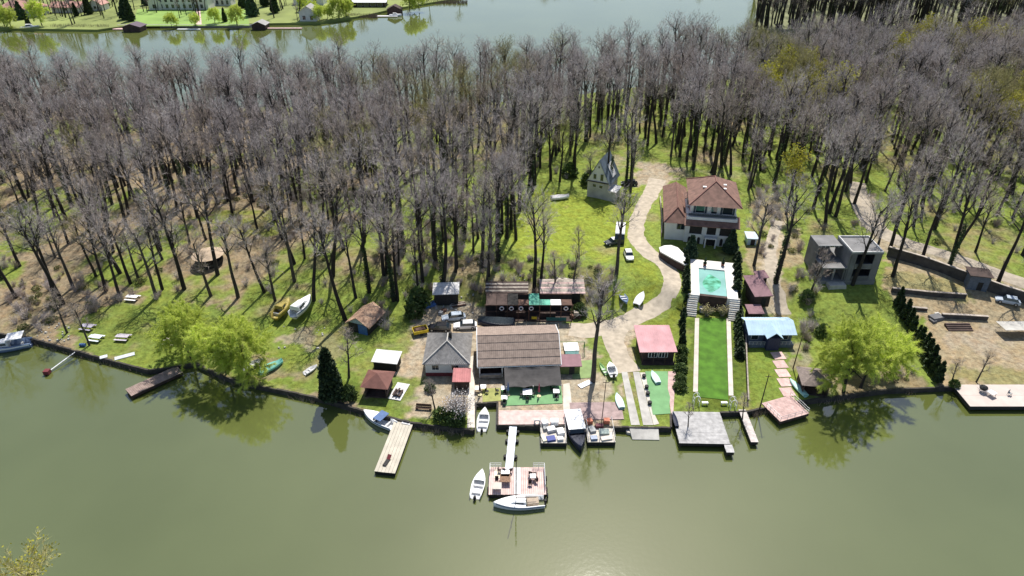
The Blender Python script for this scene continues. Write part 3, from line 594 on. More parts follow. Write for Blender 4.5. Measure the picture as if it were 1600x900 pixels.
for px, py, w_, l_, m_, lb in [(295, 45.5, 12, 1.6, M_WP, 'white floating jetty on the far water before the villa'), (188, 45, 7, 3, M_PINKW, 'pale plank jetty beside the far purple boathouse'), (605, 25, 12, 3, M_LGREY, 'grey far pontoon below the small dark boathouse'), (445, 44, 18, 2, M_PINKW, 'long pinkish far jetty along the hedge')]:
    p = Z(px, py, .4); d = thing('jetty', lb, 'jetty', (p[0], p[1], 0)); b = MB(); b.box(0, 0, .15, w_, l_, .35); b.build('deck', m_, d)
    b = MB(); [b.tube([(x, l_/2-.2, -1), (x, l_/2-.2, .14)], .12, 6) for x in (-w_/2+.5, 0, w_/2-.5)]; b.build('piles', M_DARKW, d)
b = MB(); x0, x1 = Z(175, 43, 1)[0], Z(392, 42, 1)[0]; b.box((x0+x1)/2, 382.6, -1, x1-x0, .6, 2.3); tag(b.build('quay_wall', M_CONC), 'pale far quay wall below the villa lawn', 'quay wall')
a0, a1 = Z(309, 12, 1.12), Z(311, 38, 1.12); b = MB(); b.add([(a0[0]-1.4, a0[1], 1.12), (a0[0]+1.4, a0[1], 1.12), (a1[0]+1.4, a1[1], 1.12), (a1[0]-1.4, a1[1], 1.12)], [(0, 3, 2, 1)]); o = b.build('garden_walk', M_PINKW); o['kind'] = 'structure'
b = MB(); q = [fx(205, 41, 1.115), fx(390, 40, 1.115), fx(385, 14, 1.115), fx(215, 14, 1.115)]; b.add(q, [(0, 1, 2, 3)]); o = b.build('far_lawn', M_FARL); o['kind'] = 'structure'
for i, (px, py, k, sc, lb) in enumerate([(8, 42, 0, 1.0, 'green'), (18, 43, 1, 1.1, 'yellow'), (66, 40, 2, 1.0, 'pale'), (268, 42, 1, .75, 'amber'), (306, 41, 1, .7, 'small'), (336, 37, 0, .8, 'loose'), (371, 40, 0, 1.0, 'weeping'), (500, 33, 0, .8, 'low'), (512, 30, 1, .8, 'broad'), (530, 28, 0, 1.2, 'tall'), (541, 27, 1, 1.1, 'drooping'), (640, 17, 0, 1.1, 'green gold'), (655, 15, 1, 1.1, 'fresh'), (490, 22, 1, .8, 'thin'), (475, 18, 0, .8, 'bushy')]):
    p = fx(px, py); willow(k, p, sc*.8, i, 'yellow willow on the far bank of the lake', 'willows on the far bank')
for i, (px, py, sc) in enumerate([(35, 30, 1.2), (45, 40, .9), (205, 33, 1.7), (198, 30, 1.5), (140, 22, 1.6), (352, 34, 1.0), (395, 25, 1.6), (430, 20, 1.8), (165, 12, 1.6), (545, 12, 1.2), (380, 12, 1.7), (415, 10, 1.8), (230, 8, 1.2), (120, 25, 1.0)]):
    evg('bigthuja' if i % 3 else 'pine', fx(px, py), 'dark conifer on the far bank of the lake', sc*(.72 if i % 3 else 1.1), group='dark conifers on the far bank', rz=i)
R = random.Random(8)
for i in range(36):
    px, py = R.choice([(R.uniform(75, 175), R.uniform(22, 42)), (R.uniform(415, 475), R.uniform(5, 36)), (R.uniform(0, 140), R.uniform(-8, 14)), (R.uniform(560, 720), R.uniform(-20, 8)), (R.uniform(395, 480), R.uniform(-10, 10))]); p = fx(px, py)
    tree(R.choice(KINDI['grey']+KINDI['brown']+KINDI['olive']), p[0], p[1], R.uniform(.45, 1.0), R.uniform(0, 6), z=1.0, label='leafless tree on the far bank across the lake', group='leafless trees on the far bank')
M_REED = mat('reeds', (.28, .22, .16), .9, .3, .5)
b = MB()
for i in range(2600):
    px = R.choice([R.uniform(80, 172), R.uniform(540, 590), R.uniform(660, 730)]); p = Vector(Z(px, (44.5 if px < 200 else 27 if px < 600 else 5)+R.uniform(-2, 1.5), 0)); twig(b, R, p, (Vector((0, 0, 1))+rdir(R)*.25).normalized(), R.uniform(1.2, 2.6), .2)
tag(b.build('reeds', M_REED), 'brown reeds fringing the far bank', 'reeds', kind='stuff')

# ------------------------------------------------------------------ roads, paths, carpets
M_GRAVEL = mat('gravel', (.39, .335, .26), .95, .22, .9, .5); M_CARPET = mat('green_carpet', (.17, .34, .15), .9, .12, .8); M_PAVE = mat('pale_paving', (.58, .53, .46), .9, .15, .8)
def strip(name, pxs, m, lift=.05, step=.7, cols=5):
    P = [(Vector(G(a, b)[:2]), w) for a, b, w in pxs]; L, Rr, rows = [], [], []
    dens = []
    for i in range(len(P)-1):
        p0 = P[max(i-1, 0)]; p1 = P[i]; p2 = P[i+1]; p3 = P[min(i+2, len(P)-1)]; n = max(2, int((p2[0]-p1[0]).length/step))
        for k in range(n):
            t = k/n; q = .5*((2*p1[0])+(p2[0]-p0[0])*t+(2*p0[0]-5*p1[0]+4*p2[0]-p3[0])*t*t+(3*p1[0]-p0[0]-3*p2[0]+p3[0])*t**3); dens.append((q, p1[1]+(p2[1]-p1[1])*t))
    dens.append(P[-1]); b = MB(); Rn = random.Random(3); j0 = j1 = 0
    for i, (q, w) in enumerate(dens):
        d = (dens[min(i+1, len(dens)-1)][0]-dens[max(i-1, 0)][0]).normalized(); n = Vector((-d.y, d.x)); j0 = .6*j0+Rn.uniform(-.16, .16); j1 = .6*j1+Rn.uniform(-.16, .16)
        for k in range(cols):
            s = (k/(cols-1)-.5)*w+(j0 if k == 0 else j1 if k == cols-1 else 0); x, y = q.x+n.x*s, q.y+n.y*s; b.v.append((x, y, hz(x, y)+lift*(1 if 0 < k < cols-1 else .3)))
    for i in range(len(dens)-1):
        for k in range(cols-1): o = i*cols+k; b.f.append((o, o+cols, o+cols+1, o+1))
    o = b.build(name, m, smooth=True); o['kind'] = 'structure'; return o
strip('gravel_drive', [(1028, 280, 4.5), (1015, 305, 4.0), (1003, 325, 3.6), (995, 350, 3.6), (996, 375, 3.8), (1015, 396, 4.0), (1040, 415, 3.5), (1051, 438, 3.6), (1044, 462, 3.7), (1020, 483, 3.9), (990, 498, 4.2), (958, 510, 4.8), (915, 516, 4.8), (890, 514, 4)], M_GRAVEL, .07)
strip('dirt_track', [(965, 512, 4.2), (958, 530, 4), (968, 556, 3.6), (981, 582, 4.4)], M_GRAVEL, .055)
strip('forest_road', [(1340, 285, 4), (1345, 320, 4.5), (1368, 355, 5), (1410, 378, 4.5), (1480, 398, 4), (1560, 428, 4), (1640, 456, 4)], M_GRAVEL, .07)
strip('garden_track', [(1215, 345, 2.4), (1204, 385, 2.6), (1205, 425, 2.6), (1216, 462, 2.6), (1226, 492, 2.4)], M_GRAVEL, .05)
def patch(name, pxs, z, m, kind='structure'):
    b = MB(); q = [Z(a, c, z) for a, c in pxs]; b.add(q, [tuple(range(len(q)))][0:1]); o = b.build(name, m)
    if sum((q[i][0]*q[(i+1) % len(q)][1]-q[(i+1) % len(q)][0]*q[i][1]) for i in range(len(q))) < 0: o.data.flip_normals()
    o['kind'] = kind; return o
patch('boat_ramp_track', [(971, 581), (980, 581), (1000, 664), (986, 664)], .98, M_CONC); patch('boat_ramp_track', [(989, 581), (999, 581), (1021, 664), (1005, 664)], .98, M_CONC)
patch('paved_strip', [(1000, 582), (1008, 582), (1022, 646), (1030, 662), (1021.5, 664)], .96, M_PAVE)
patch('green_carpet', [(1008, 580), (1043, 580), (1044, 590), (1043, 606), (1047, 620), (1046, 634), (1048, 646), (1020, 648)], .985, M_CARPET)
patch('red_paving', [(1044, 580), (1056, 580), (1052, 645), (1048.4, 646), (1043.4, 606)], .97, M_PINKW)
patch('green_terrace', [(782, 606), (877, 602), (879, 630), (786, 634)], .99, M_CARPET); patch('grass_terrace', [(754, 607), (781, 606), (783, 626), (754, 628)], .985, mat('worn_turf', (.30, .31, .10), .9, .2, 1))
patch('yard_path', [(733, 558), (741, 555), (742, 668), (730, 668)], .985, M_PAVE); patch('terrace_path', [(880, 600), (890, 598), (896, 655), (880, 655)], .985, M_PAVE)
patch('playground_turf', [(893, 565), (925, 562), (925, 590), (895, 592)], .975, mat('playground_green', (.24, .33, .13), .9, .2, .8))
patch('concrete_slab', [(1556, 502), (1640, 502), (1650, 516), (1572, 516)], 2.6, M_CONC)
# garden of the villa
patch('lawn', [(1093, 497), (1134, 497), (1138, 625), (1091, 620)], .975, mat('mown_lawn', (.075, .18, .015), .95, .3, .7))
patch('garden_path', [(1086, 497), (1092.4, 497), (1090.4, 612), (1083, 612)], .985, M_PAVE); patch('garden_path', [(1135, 497), (1141.5, 497), (1146, 618), (1138.6, 618)], .985, M_PAVE)
M_TERR = mat('white_stone_paving', (.74, .71, .66), .8, .08, .8)
t = thing('pool_terrace', 'white paved terrace with turquoise swimming pool and two flights of steps', 'pool terrace', (39.6, 115, .9), math.radians(-12))
PX0, PX1, PY0, PY1 = 37.1, 42.3, 111.0, 121.0
for nm, (x0, x1, y0, y1) in (('paving', (35.5, PX0, 110.2, 124.4)), ('paving', (PX1, 44.3, 110.2, 124.4)), ('paving', (PX0, PX1, PY1, 124.4))):
    b = MB(); b.box((x0+x1)/2, (y0+y1)/2, .6, x1-x0-.006, y1-y0, 3.5); wp(t, nm, b, M_TERR)
b = MB(); b.box((PX0+PX1)/2, 110.6, .6, PX1-PX0-.01, .7, 3.45); wp(t, 'front_wall', b, M_DARKW)
b = MB(); b.box((PX0+PX1)/2, (PY0+PY1)/2, 1.5, PX1-PX0-.02, PY1-PY0-.02, .9); wp(t, 'basin_floor', b, mat('pool_lining', (.42, .62, .58), .6, .1, .6))
wat = mat('pool_water', (.25, .47, .43), .05, .12, .35, spec=.6); b = MB(); b.box((PX0+PX1)/2, (PY0+PY1)/2, 2.41, PX1-PX0-.03, PY1-PY0-.03, 1.45); wp(t, 'pool_water', b, wat)
b = MB(); cx, cy = 39.6, 115.6; b.add([(cx+math.cos(a)*(1.5+.35*math.sin(2*a+1)), cy+math.sin(a)*(3.4+.4*math.cos(3*a)), 3.866) for a in [i*.2618 for i in range(24)]], [tuple(range(24))]); wp(t, 'pool_mosaic', b, mat('pool_algae', (.10, .36, .17), .08, .45, .9, c2=(.16, .48, .36)))
for sx, x0 in ((1, 34.9), (2, 42.7)):
    for k in range(11):
        z1 = .9+(k+1)*.29; b = MB(); b.box(x0+1.0, 107.4+k*.30, .7, 1.9, .296, z1-.7); wp(t, 'step', b, M_TERR if k % 2 else M_PAVE)
for lb, px, py in (('dark clipped spiral topiary on the terrace, next to the white rounded garage side', 1101, 415), ('dark clipped spiral topiary on the terrace, on the side of the brown sheds', 1129, 415)):
    p = Z(px, py, 4.1); s = thing('topiary', lb, 'topiary', p); b = MB(); b.lathe([(.3, 0), (.38, .5)], n=8); b.build('pot', mat('terracotta', (.22, .09, .06), .8), s); b = MB(); b.lathe([(.05, .5), (.42, .7), (.1, 1.0), (.34, 1.2), (.08, 1.5), (.25, 1.65), (.02, 2.1)], n=8); b.build('foliage', M_THUJA, s)
for lb, px in (('round brown shrub before the pool wall, near the bush strip', 1104), ('round brown shrub before the pool wall, near the thuja row', 1128)):
    p = Z(px, 493, .95); s = thing('ball_shrub', lb, 'shrub', p); w_, f_ = twigbush(px, 2.0, 1.1, 120, M_TWIGO, .8); w_.build('branches', M_TWIGB, s); f_.build('foliage', M_TWIGO, s)
for lb, px, py in (('white stone urn at the foot of the garden steps, bush strip side', 1096, 487), ('white stone urn at the foot of the garden steps, thuja row side', 1132, 488)):
    s = thing('urn', lb, 'urn', Z(px, py, .98)); b = MB(); b.lathe([(.45, 0), (.5, .2), (.35, .35), (.6, .8), (.62, 1.0)], n=10); b.build('bowl', M_PAVE, s)
for lb, px, py in (('white arched pergola hoop over the garden path, near the dock sapling', 1087, 632), ('white arched pergola hoop over the garden path, near the narrow jetty', 1144, 638)):
    p = Z(px, py, .95); s = thing('garden_arch', lb, 'arch', p)
    for dy in (-.45, .45):
        b = MB(); b.tube([(-.45, dy, 0), (-.45, dy, 1.6)]+[(-.45*math.cos(a), dy, 1.6+.5*math.sin(a)) for a in (.5, 1.0, 1.57, 2.1, 2.6)]+[(.45, dy, 1.6), (.45, dy, 0)], .05, 5); b.build('hoop', M_WP, s)
    b = MB(); [b.tube([(x, -.45, z), (x, .45, z)], .03, 4) for x, z in ((-.45, .8), (-.45, 1.5), (0, 2.1), (.45, 1.5), (.45, .8))]; b.build('rungs', M_WP, s)

# ------------------------------------------------------------------ villa
M_TILE = mat('roof_tile', (.20, .112, .085), .8, .3, 1.1, .5)
t = thing('villa', 'large white villa with brown tiled hip roofs and arched loggias above the pool', 'villa', (41, 138, 3.9), math.radians(-10))
b = MB(); b.box(42.6, 137.6, 3.4, 10.6, 12.6, 7.0); b.box(42.8, 138.2, 10.0, 9.4, 11.2, 3.6); wp(t, 'wall', b, M_WHITE)
b = MB(); b.box(35.3, 140.5, 3.4, 4.2, 17.5, 5.4); wp(t, 'wing_wall', b, M_WHITE)
def hiproof(x0, x1, y0, y1, ze, zr, hip, axis): 
    r = MB()
    if axis == 'y':
        xm = (x0+x1)/2; q = [(x0, y0, ze), (x1, y0, ze), (x1, y1, ze), (x0, y1, ze), (xm, y0+hip, zr), (xm, y1-hip, zr)]; f = [(0, 1, 4), (1, 2, 5, 4), (2, 3, 5), (3, 0, 4, 5)]
    else:
        ym = (y0+y1)/2; q = [(x0, y0, ze), (x1, y0, ze), (x1, y1, ze), (x0, y1, ze), (x0+hip, ym, zr), (x1-hip, ym, zr)]; f = [(0, 1, 5, 4), (1, 2, 5), (2, 3, 4, 5), (3, 0, 4)]
    return r.add(q, f+[(3, 2, 1, 0)])
def ridges(pts, m, t, ro, r=.11):
    b = MB(); [b.tube([a, c], r, 5) for a, c in pts]; wp(t, 'ridge', b, m, ro)
ro = wp(t, 'roof', hiproof(37.3, 48.3, 130.3, 144.6, 13.5, 16.9, 5.6, 'y'), M_TILE); xm = 42.8
ridges([((37.3, 130.3, 13.55), (xm, 135.9, 16.95)), ((48.3, 130.3, 13.55), (xm, 135.9, 16.95)), ((xm, 135.9, 16.95), (xm, 139.0, 16.95)), ((xm, 139, 16.95), (37.3, 144.6, 13.55))], M_REDR, t, ro)
ro = wp(t, 'wing_roof', hiproof(32.6, 38.2, 130.6, 150.4, 8.9, 11.4, 2.8, 'y'), M_TILE); ridges([((32.6, 130.6, 8.95), (35.4, 133.4, 11.45)), ((38.2, 130.6, 8.95), (35.4, 133.4, 11.45)), ((35.4, 133.4, 11.45), (35.4, 147.6, 11.45))], M_REDR, t, ro)
b = MB(); b.slab([(36.9, 129.9, 9.0), (48.5, 129.9, 9.0), (48.5, 132.6, 10.5), (36.9, 132.6, 10.5)], .16); b.slab([(36.9, 144, 10.2), (36.9, 129.9, 9.0), (38.3, 132.6, 10.5), (38.3, 144, 10.9)], .15); wp(t, 'skirt_roof', b, M_TILE)
def archwin(t, x, y, z0, w, h, m=M_DARK_AND_SHADE, nm='arch_shade_panel', fr=None):
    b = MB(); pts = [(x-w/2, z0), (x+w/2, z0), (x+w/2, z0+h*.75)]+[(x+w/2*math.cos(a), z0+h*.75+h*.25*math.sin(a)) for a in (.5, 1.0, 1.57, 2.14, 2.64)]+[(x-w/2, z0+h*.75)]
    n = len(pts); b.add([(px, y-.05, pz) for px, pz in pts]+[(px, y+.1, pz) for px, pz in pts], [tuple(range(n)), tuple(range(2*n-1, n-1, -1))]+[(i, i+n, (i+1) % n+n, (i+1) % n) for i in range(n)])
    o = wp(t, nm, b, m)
    if fr:
        f = MB(); f.tube([(px, y-.06, pz) for px, pz in pts]+[(pts[0][0], y-.06, pts[0][1])], .06, 4); wp(t, 'frame', f, fr, o)
    return o
for x, w in ((39.6, 2.6), (42.9, 1.9), (46.0, 2.7)): archwin(t, x, 131.3, 6.5, w, 2.3)  # solid dark panels, the shade inside the arches put into their colour
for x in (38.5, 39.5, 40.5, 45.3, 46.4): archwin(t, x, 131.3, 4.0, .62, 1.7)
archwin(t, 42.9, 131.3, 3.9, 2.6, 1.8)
for x, w in ((40.0, 1.9), (42.9, 1.3), (45.7, 2.1)): archwin(t, x, 132.6, 10.9, w, 2.2, M_GLASS, 'arched_window', M_WP); 
M_SHUT = mat('blue_shutter', (.045, .06, .085), .6)
for x in (38.85, 41.2, 44.45, 46.95): b = MB(); b.box(x, 132.52, 10.9, .42, .1, 1.7); wp(t, 'shutter', b, M_SHUT)
b = MB(); b.box(42.6, 131.75, 10.5, 9.9, .1, .5); [b.box(37.7+k*.5, 131.75, 10.5, .05, .12, .6) for k in range(21)]; wp(t, 'balcony_railing', b, M_SHUT)
b = MB(); b.box(39.6, 131.15, 6.0, 2.9, .25, .5); b.box(46.0, 131.15, 6.0, 2.9, .25, .5); b.box(42.9, 130.6, 6.0, 2.6, 1.2, .22); [b.box(42.9+dx, 130.1, 3.9, .25, .25, 2.1) for dx in (-1.1, 1.1)]; wp(t, 'loggia_parapet', b, M_WHITE)
b = MB(); b.box(38.1, 137.2, 10.6, 1.7, 2.2, 2.2); wp(t, 'dormer', b, M_WHITE); b = MB(); b.slab([(36.8, 135.6, 12.6), (38.8, 135.6, 13.9), (38.8, 138.8, 13.9), (36.8, 138.8, 12.6)], .14); wp(t, 'dormer_roof', b, M_TILE)
window(t, 38.1, 136.08, 11.8, 1.1, 1.2, 2, M_SHUT); window(t, 37.0-.6, 131.7, 7.7, 1.5, 1.2, 2, M_SHUT)
for x, y, z in ((40.6, 135.6, 15.75), (44.6, 134.9, 15.9), (44.9, 137.4, 15.75)): b = MB(); b.slab([(x-.4, y-.3, z), (x+.4, y-.3, z), (x+.4, y+.3, z), (x-.4, y+.3, z)], .15); wp(t, 'skylight', b, M_WP)
t.location.x += 1.3; t.location.y += .3
t = thing('garage', 'white rounded flat garage roof over a wall coloured dark for shade, beside the drive', 'garage', G(1050, 395))
pl = [Z(a, c, 6.1)[:2] for a, c in ((1028, 377), (1036, 374), (1046, 373.5), (1056, 377), (1064, 385), (1069, 395), (1070, 401), (1066, 402), (1050, 394), (1030, 383))][::-1]
pl = [(x, y-2.2) for x, y in pl]
b = MB(); b.prism(pl, 3.6, 5.5); wp(t, 'wall', b, M_DARKW); b = MB(); c0 = Vector((sum(p[0] for p in pl)/len(pl), sum(p[1] for p in pl)/len(pl))); b.prism([tuple(c0+(Vector(p)-c0)*1.04) for p in pl], 5.5, 5.75); wp(t, 'roof', b, M_WHITE)  # wall below the roof gets a dark colour standing for its shade
# ------------------------------------------------------------------ steep roofed house
M_SLATE = mat('blue_slate', (.105, .135, .165), .55, .3, .9)
t = thing('chalet', 'steep dark gabled chalet with pale render standing at the wood edge', 'house', (22.6, 158.2, 5.0), math.radians(-26))
def lp(t, name, mb, m, parent=None): return mb.build(name, m, parent or t)
b = MB(); b.box(0, 0, -1.2, 5.4, 7.2, 5.0); lp(t, 'wall', b, mat('grey_render', (.50, .48, .44), .9, .2, .5))
for y in (-3.5, 3.5): b = MB(); b.add([(-2.7, y-.1, 3.8), (2.7, y-.1, 3.8), (0, y-.1, 9.0), (-2.7, y+.1, 3.8), (2.7, y+.1, 3.8), (0, y+.1, 9.0)], [(0, 1, 2), (5, 4, 3), (0, 3, 4, 1), (1, 4, 5, 2), (2, 5, 3, 0)]); lp(t, 'gable', b, M_WHITE)
b = MB(); b.slab([(-3.1, 3.9, 3.3), (-3.1, -3.9, 3.3), (0, -3.9, 9.3), (0, 3.9, 9.3)], .16); b.slab([(3.1, -3.9, 3.3), (3.1, 3.9, 3.3), (0, 3.9, 9.305), (0, -3.9, 9.305)], .16); r_ = lp(t, 'roof', b, M_SLATE)
b = MB(); b.slab([(2.75, -.9, 4.25), (2.75, 1.8, 4.25), (1.15, 1.8, 7.3), (1.15, -.9, 7.3)], -.12); lp(t, 'skylight', b, M_LGREY, r_)
b = MB(); b.box(0, -3.75, 3.6, 5.2, .4, .12); lp(t, 'ledge', b, M_DARKW)
for x, z, w, h in ((-.9, 4.3, .8, 1.3), (.9, 4.1, .8, 1.7), (-.9, 2.2, .9, .8), (.8, 2.1, .9, .8), (0, 7.2, .4, .6)): b = MB(); b.box(x, -3.6, z, w, .1, h); o = lp(t, 'window', b, M_GLASS); b = MB(); b.tube([(x-w/2, -3.67, z), (x+w/2, -3.67, z), (x+w/2, -3.67, z+h), (x-w/2, -3.67, z+h), (x-w/2, -3.67, z)], .04, 4); lp(t, 'frame', b, M_WP, o)
b = MB(); b.box(3.6, -1.5, -.8, 1.8, 4.0, 2.6); lp(t, 'annex', b, M_CONC); b = MB(); b.slab([(2.5, -3.7, 2.0), (4.8, -3.7, 1.8), (4.8, .7, 1.8), (2.5, .7, 2.0)], .15); lp(t, 'annex_roof', b, M_LGREY)
# ------------------------------------------------------------------ grey house, restaurant
M_ASB = mat('corrugated_grey', (.24, .23, .22), .9, .25, 1.6, .3); M_BROWNC = mat('corrugated_brown', (.265, .205, .17), .9, .2, 1.4, .3); M_REDB = mat('red_base', (.16, .03, .035), .8)
t = thing('house', 'white walled cottage with grey hipped sheet roof in the yard', 'house', (-11, 94, .9))
b = MB(); b.box(-11, 94.4, .6, 7.2, 8.0, 3.3); wp(t, 'wall', b, M_WHITE); b = MB(); b.box(-11, 90.37, .6, 7.24, .08, 1.0); wp(t, 'plinth', b, M_REDB)
def corr(q0, q1, q2, q3, n, amp=.05):   # corrugated sheet: q0-q1 eave, q3-q2 ridge
    b = MB(); q0, q1, q2, q3 = map(Vector, (q0, q1, q2, q3)); m = 2*n
    for i in range(m+1):
        a = q0.lerp(q1, i/m); c = q3.lerp(q2, i/m); dz = amp if i % 2 else 0; b.v += [(a.x, a.y, a.z+dz), (c.x, c.y, c.z+dz), (a.x, a.y, a.z-.07), (c.x, c.y, c.z-.07)]
    for i in range(m): o = i*4; b.f += [(o, o+4, o+5, o+1), (o+2, o+3, o+7, o+6), (o, o+2, o+6, o+4), (o+1, o+5, o+7, o+3)]
    b.f += [(0, 1, 3, 2), (4*m, 4*m+2, 4*m+3, 4*m+1)]; return b
E1, RZ = 3.75, 6.2
wp(t, 'roof_sheet', corr((-15, 98.9, E1), (-15, 89.9, E1), (-11, 93.2, RZ), (-11, 95.4, RZ), 22), M_ASB); wp(t, 'roof_sheet', corr((-7, 89.9, E1), (-7, 98.9, E1), (-11, 95.4, RZ), (-11, 93.2, RZ), 22), M_ASB); wp(t, 'roof_sheet', corr((-15, 89.9, E1), (-7, 89.9, E1), (-10.99, 93.2, RZ), (-11.01, 93.2, RZ), 22), M_ASB)
wp(t, 'roof_sheet', corr((-7, 98.9, E1), (-15, 98.9, E1), (-11.01, 95.4, RZ), (-10.99, 95.4, RZ), 22), M_ASB)
b = MB(); [b.tube([a, c], .13, 5) for a, c in (((-15, 89.9, E1+.08), (-11, 93.2, RZ+.08)), ((-7, 89.9, E1+.08), (-11, 93.2, RZ+.08)), ((-11, 93.2, RZ+.08), (-11, 95.4, RZ+.08)))]; wp(t, 'ridge_cap', b, M_CONC)
b = MB(); b.box(-10.55, 94.6, 5.7, .5, .5, 1.3); wp(t, 'chimney', b, M_DARK_AND_SHADE)
window(t, -12.9, 90.4, 2.75, 1.15, .95); window(t, -9.6, 90.4, 2.75, 1.15, .95)
s = thing('shed', 'small faded red sheet roof shed in front of the white walled cottage', 'shed', (-8.3, 88.1, .9)); b = MB(); b.box(0, 0, -.2, 2.4, 2.4, 2.0); b.build('wall', M_DARKW, s); corr((-1.5, -1.5, 1.85), (1.5, -1.5, 1.85), (1.5, 1.5, 2.35), (-1.5, 1.5, 2.35), 8).build('roof', mat('faded_red_sheet', (.42, .165, .16), .8, .2, 1), s)
t = thing('restaurant', 'long open fronted restaurant with brown corrugated sheet roof', 'restaurant', (1, 95, .9), math.radians(3.0))
b = MB(); b.box(0, 4.0, -.3, 13.2, .25, 3.6); b.box(-6.6, 0, -.3, .25, 8.0, 3.2); b.box(6.6, 0, -.3, .25, 8.0, 3.2); b.build('wall', mat('dark_red_wall', (.09, .045, .04), .85, .3), t)
b = MB(); b.box(0, 0, -.3, 13.0, 7.7, .38); b.build('floor', M_DARKW, t)
yf, yr, yb = -5.0, .1, 4.9; zf, zr, zb = 2.55, 5.25, 3.7
for k in range(4):
    a, c = k/4, (k+1)/4; ya, yc = yf+(yr-yf)*a, yf+(yr-yf)*c+.12; za, zc = zf+(zr-zf)*a+.0, zf+(zr-zf)*c+.03
    corr((-7, ya, za+.05*(k > 0)), (7, ya, za+.05*(k > 0)), (7, yc, zc), (-7, yc, zc), 42).build('roof_sheet', M_BROWNC, t)
corr((7, yb, zb), (-7, yb, zb), (-7, yr, zr+.06), (7, yr, zr+.06), 42).build('roof_sheet', M_BROWNC, t)
b = MB(); b.box(0, yf+.02, zf-.28, 14.1, .1, .22); b.build('fascia', M_WP, t); [MB().tube([(x, yf, zf-.1), (x, yr, zr+.1), (x, yb, zb)], .09, 4).build('verge', M_WP, t) for x in (-7.05, 7.05)]
for x in (-6.7, -2.9, 6.7): b = MB(); b.box(x, -4.7, 0, .18, .18, 2.4); b.build('post', M_WP, t)
b = MB(); b.box(-4.8, -1.5, .08, 3.4, .8, 1.1); b.box(2, -1.0, .08, 6, .8, 1.1); b.build('counter', M_REDB, t)
b = MB(); b.box(-4.8, -5.0, .1, 3.6, .12, .9); b.box(-4.8, -5.2, 1.0, 3.8, .5, .05); b.build('front_rail', M_WOOD, t)
nt_ = MB(); NX, NY = 18, 8
for j in range(NY+1):
    for i in range(NX+1):
        u, v = i/NX, j/NY; x = -2.6+9.3*u; sc_ = .35*abs(math.sin(u*math.pi*3)) if j == NY else (.3*abs(math.sin(u*math.pi*3)) if j == 0 else 0)
        nt_.v.append((x, -5.05-4.2*v+(sc_ if j == NY else -sc_ if j == 0 else 0), 2.35-1.0*v-.35*math.sin(math.pi*v)*math.sin(math.pi*u)))
nt_.f = [(j*(NX+1)+i, j*(NX+1)+i+1, (j+1)*(NX+1)+i+1, (j+1)*(NX+1)+i) for j in range(NY) for i in range(NX)]
o = thing('shade_net', 'dark grey shade net stretched from the restaurant eave over the terrace', 'shade net', t.location, t.rotation_euler.z)
n_ = nt_.build('net', mat('shade_net', (.075, .07, .068), .9, .25, 1.0), o)
b = MB(); [b.tube([(x, -9.1, -.1), (x, -9.1, 1.5)], .05, 5) for x in (-2.4, 2, 6.6)]; b.build('net_posts', M_STEEL, o)
# ------------------------------------------------------------------ bar shelter with lifebuoys
M_TEAL = mat('green_sheet', (.05, .36, .24), .5, .2, 1); M_RUST = mat('rusty_boards', (.11, .06, .042), .85, .35, 1.5)
t = thing('bar_shelter', 'long dark timber bar shelter with green and white roof panels behind the restaurant', 'shelter', (3.2, 108.5, 1.0))
b = MB(); b.box(0, 1.9, -.2, 16.5, .15, 3.7); b.build('back_wall', M_DARK_AND_SHADE, t); b = MB(); b.box(0, 0, -.25, 16.5, 4.0, .3); b.build('floor', M_DARKW, t)
for k in range(9): b = MB(); b.box(-8.1+k*2.02, -1.9, 0, .14, .14, 3.5); b.build('post', M_RUST, t)
b = MB(); b.box(0, -1.9, 3.5, 16.6, .16, .16); b.box(0, -1.9, 2.1, 16.6, .1, .1); b.box(0, 1.9, 3.5, 16.6, .16, .16); b.build('beam', M_RUST, t)
for k in range(8):
    m_ = (M_DARKW, M_DARKW, M_DARK_AND_SHADE, M_RUST, M_TEAL, M_TEAL, M_WP, M_RUST)[k]; b = MB(); x0 = -8.1+k*2.02; y1_ = 2.0 if k in (0, 1, 2, 4) else -.1; b.slab([(x0+.03, -1.95, 3.68), (x0+1.99, -1.95, 3.68), (x0+1.99, y1_, 3.72), (x0+.03, y1_, 3.72)], .05); b.build('roof_panel', m_, t)
b = MB(); b.box(1.0, -2.0, .5, 1.0, .06, .55); b.build('yellow_board', mat('yellow_paint', (.62, .48, .03), .6), t); b = MB(); b.box(5.2, -2.0, .1, 3.8, .06, .8); b.build('green_tarpaulin', mat('teal_tarp', (.03, .13, .12), .6, .3), t)
b = MB(); b.box(3.6, -.6, 0, 3, .7, 1.1); b.box(-2.6, -.4, 0, 4, .7, 1.1); b.build('bar_counter', M_DARKW, t)
M_BUOY = mat('buoy_white', (.8, .78, .74), .5, .05); M_BUOYR = mat('buoy_red', (.5, .05, .04), .5)
for px, lb in ((784, 'above the dark covered boat'), (799, 'next to the bar shelter beam joint'), (814, 'halfway along the shelter beam'), (830, 'beside the yellow and green panels'), (884, 'on the rusty end bay of the shelter')):
    x = Z(px, 470, 4.9)[0]; s = thing('lifebuoy', 'white lifebuoy hung on the shelter front, '+lb, 'lifebuoy', (x, 106.44, 3.95)); b = MB(); b.torus((0, 0, 0), .36, .1, 'y'); b.build('ring', M_BUOY, s)
    b = MB(); [b.torus((.36*math.cos(a), 0, .36*math.sin(a)), .115, .03, 'z', 8, 4) for a in (.8, 2.4, 3.9, 5.5)]; b.build('bands', M_BUOYR, s)
t = thing('plank_roof_shed', 'low shed with a pale bleached plank roof on the slope behind the bar', 'shed', (9.8, 113.4, 2.6)); b = MB(); b.box(0, 0, -1, 7.0, 3.2, 2.5); b.build('wall', M_DARK_AND_SHADE, t)
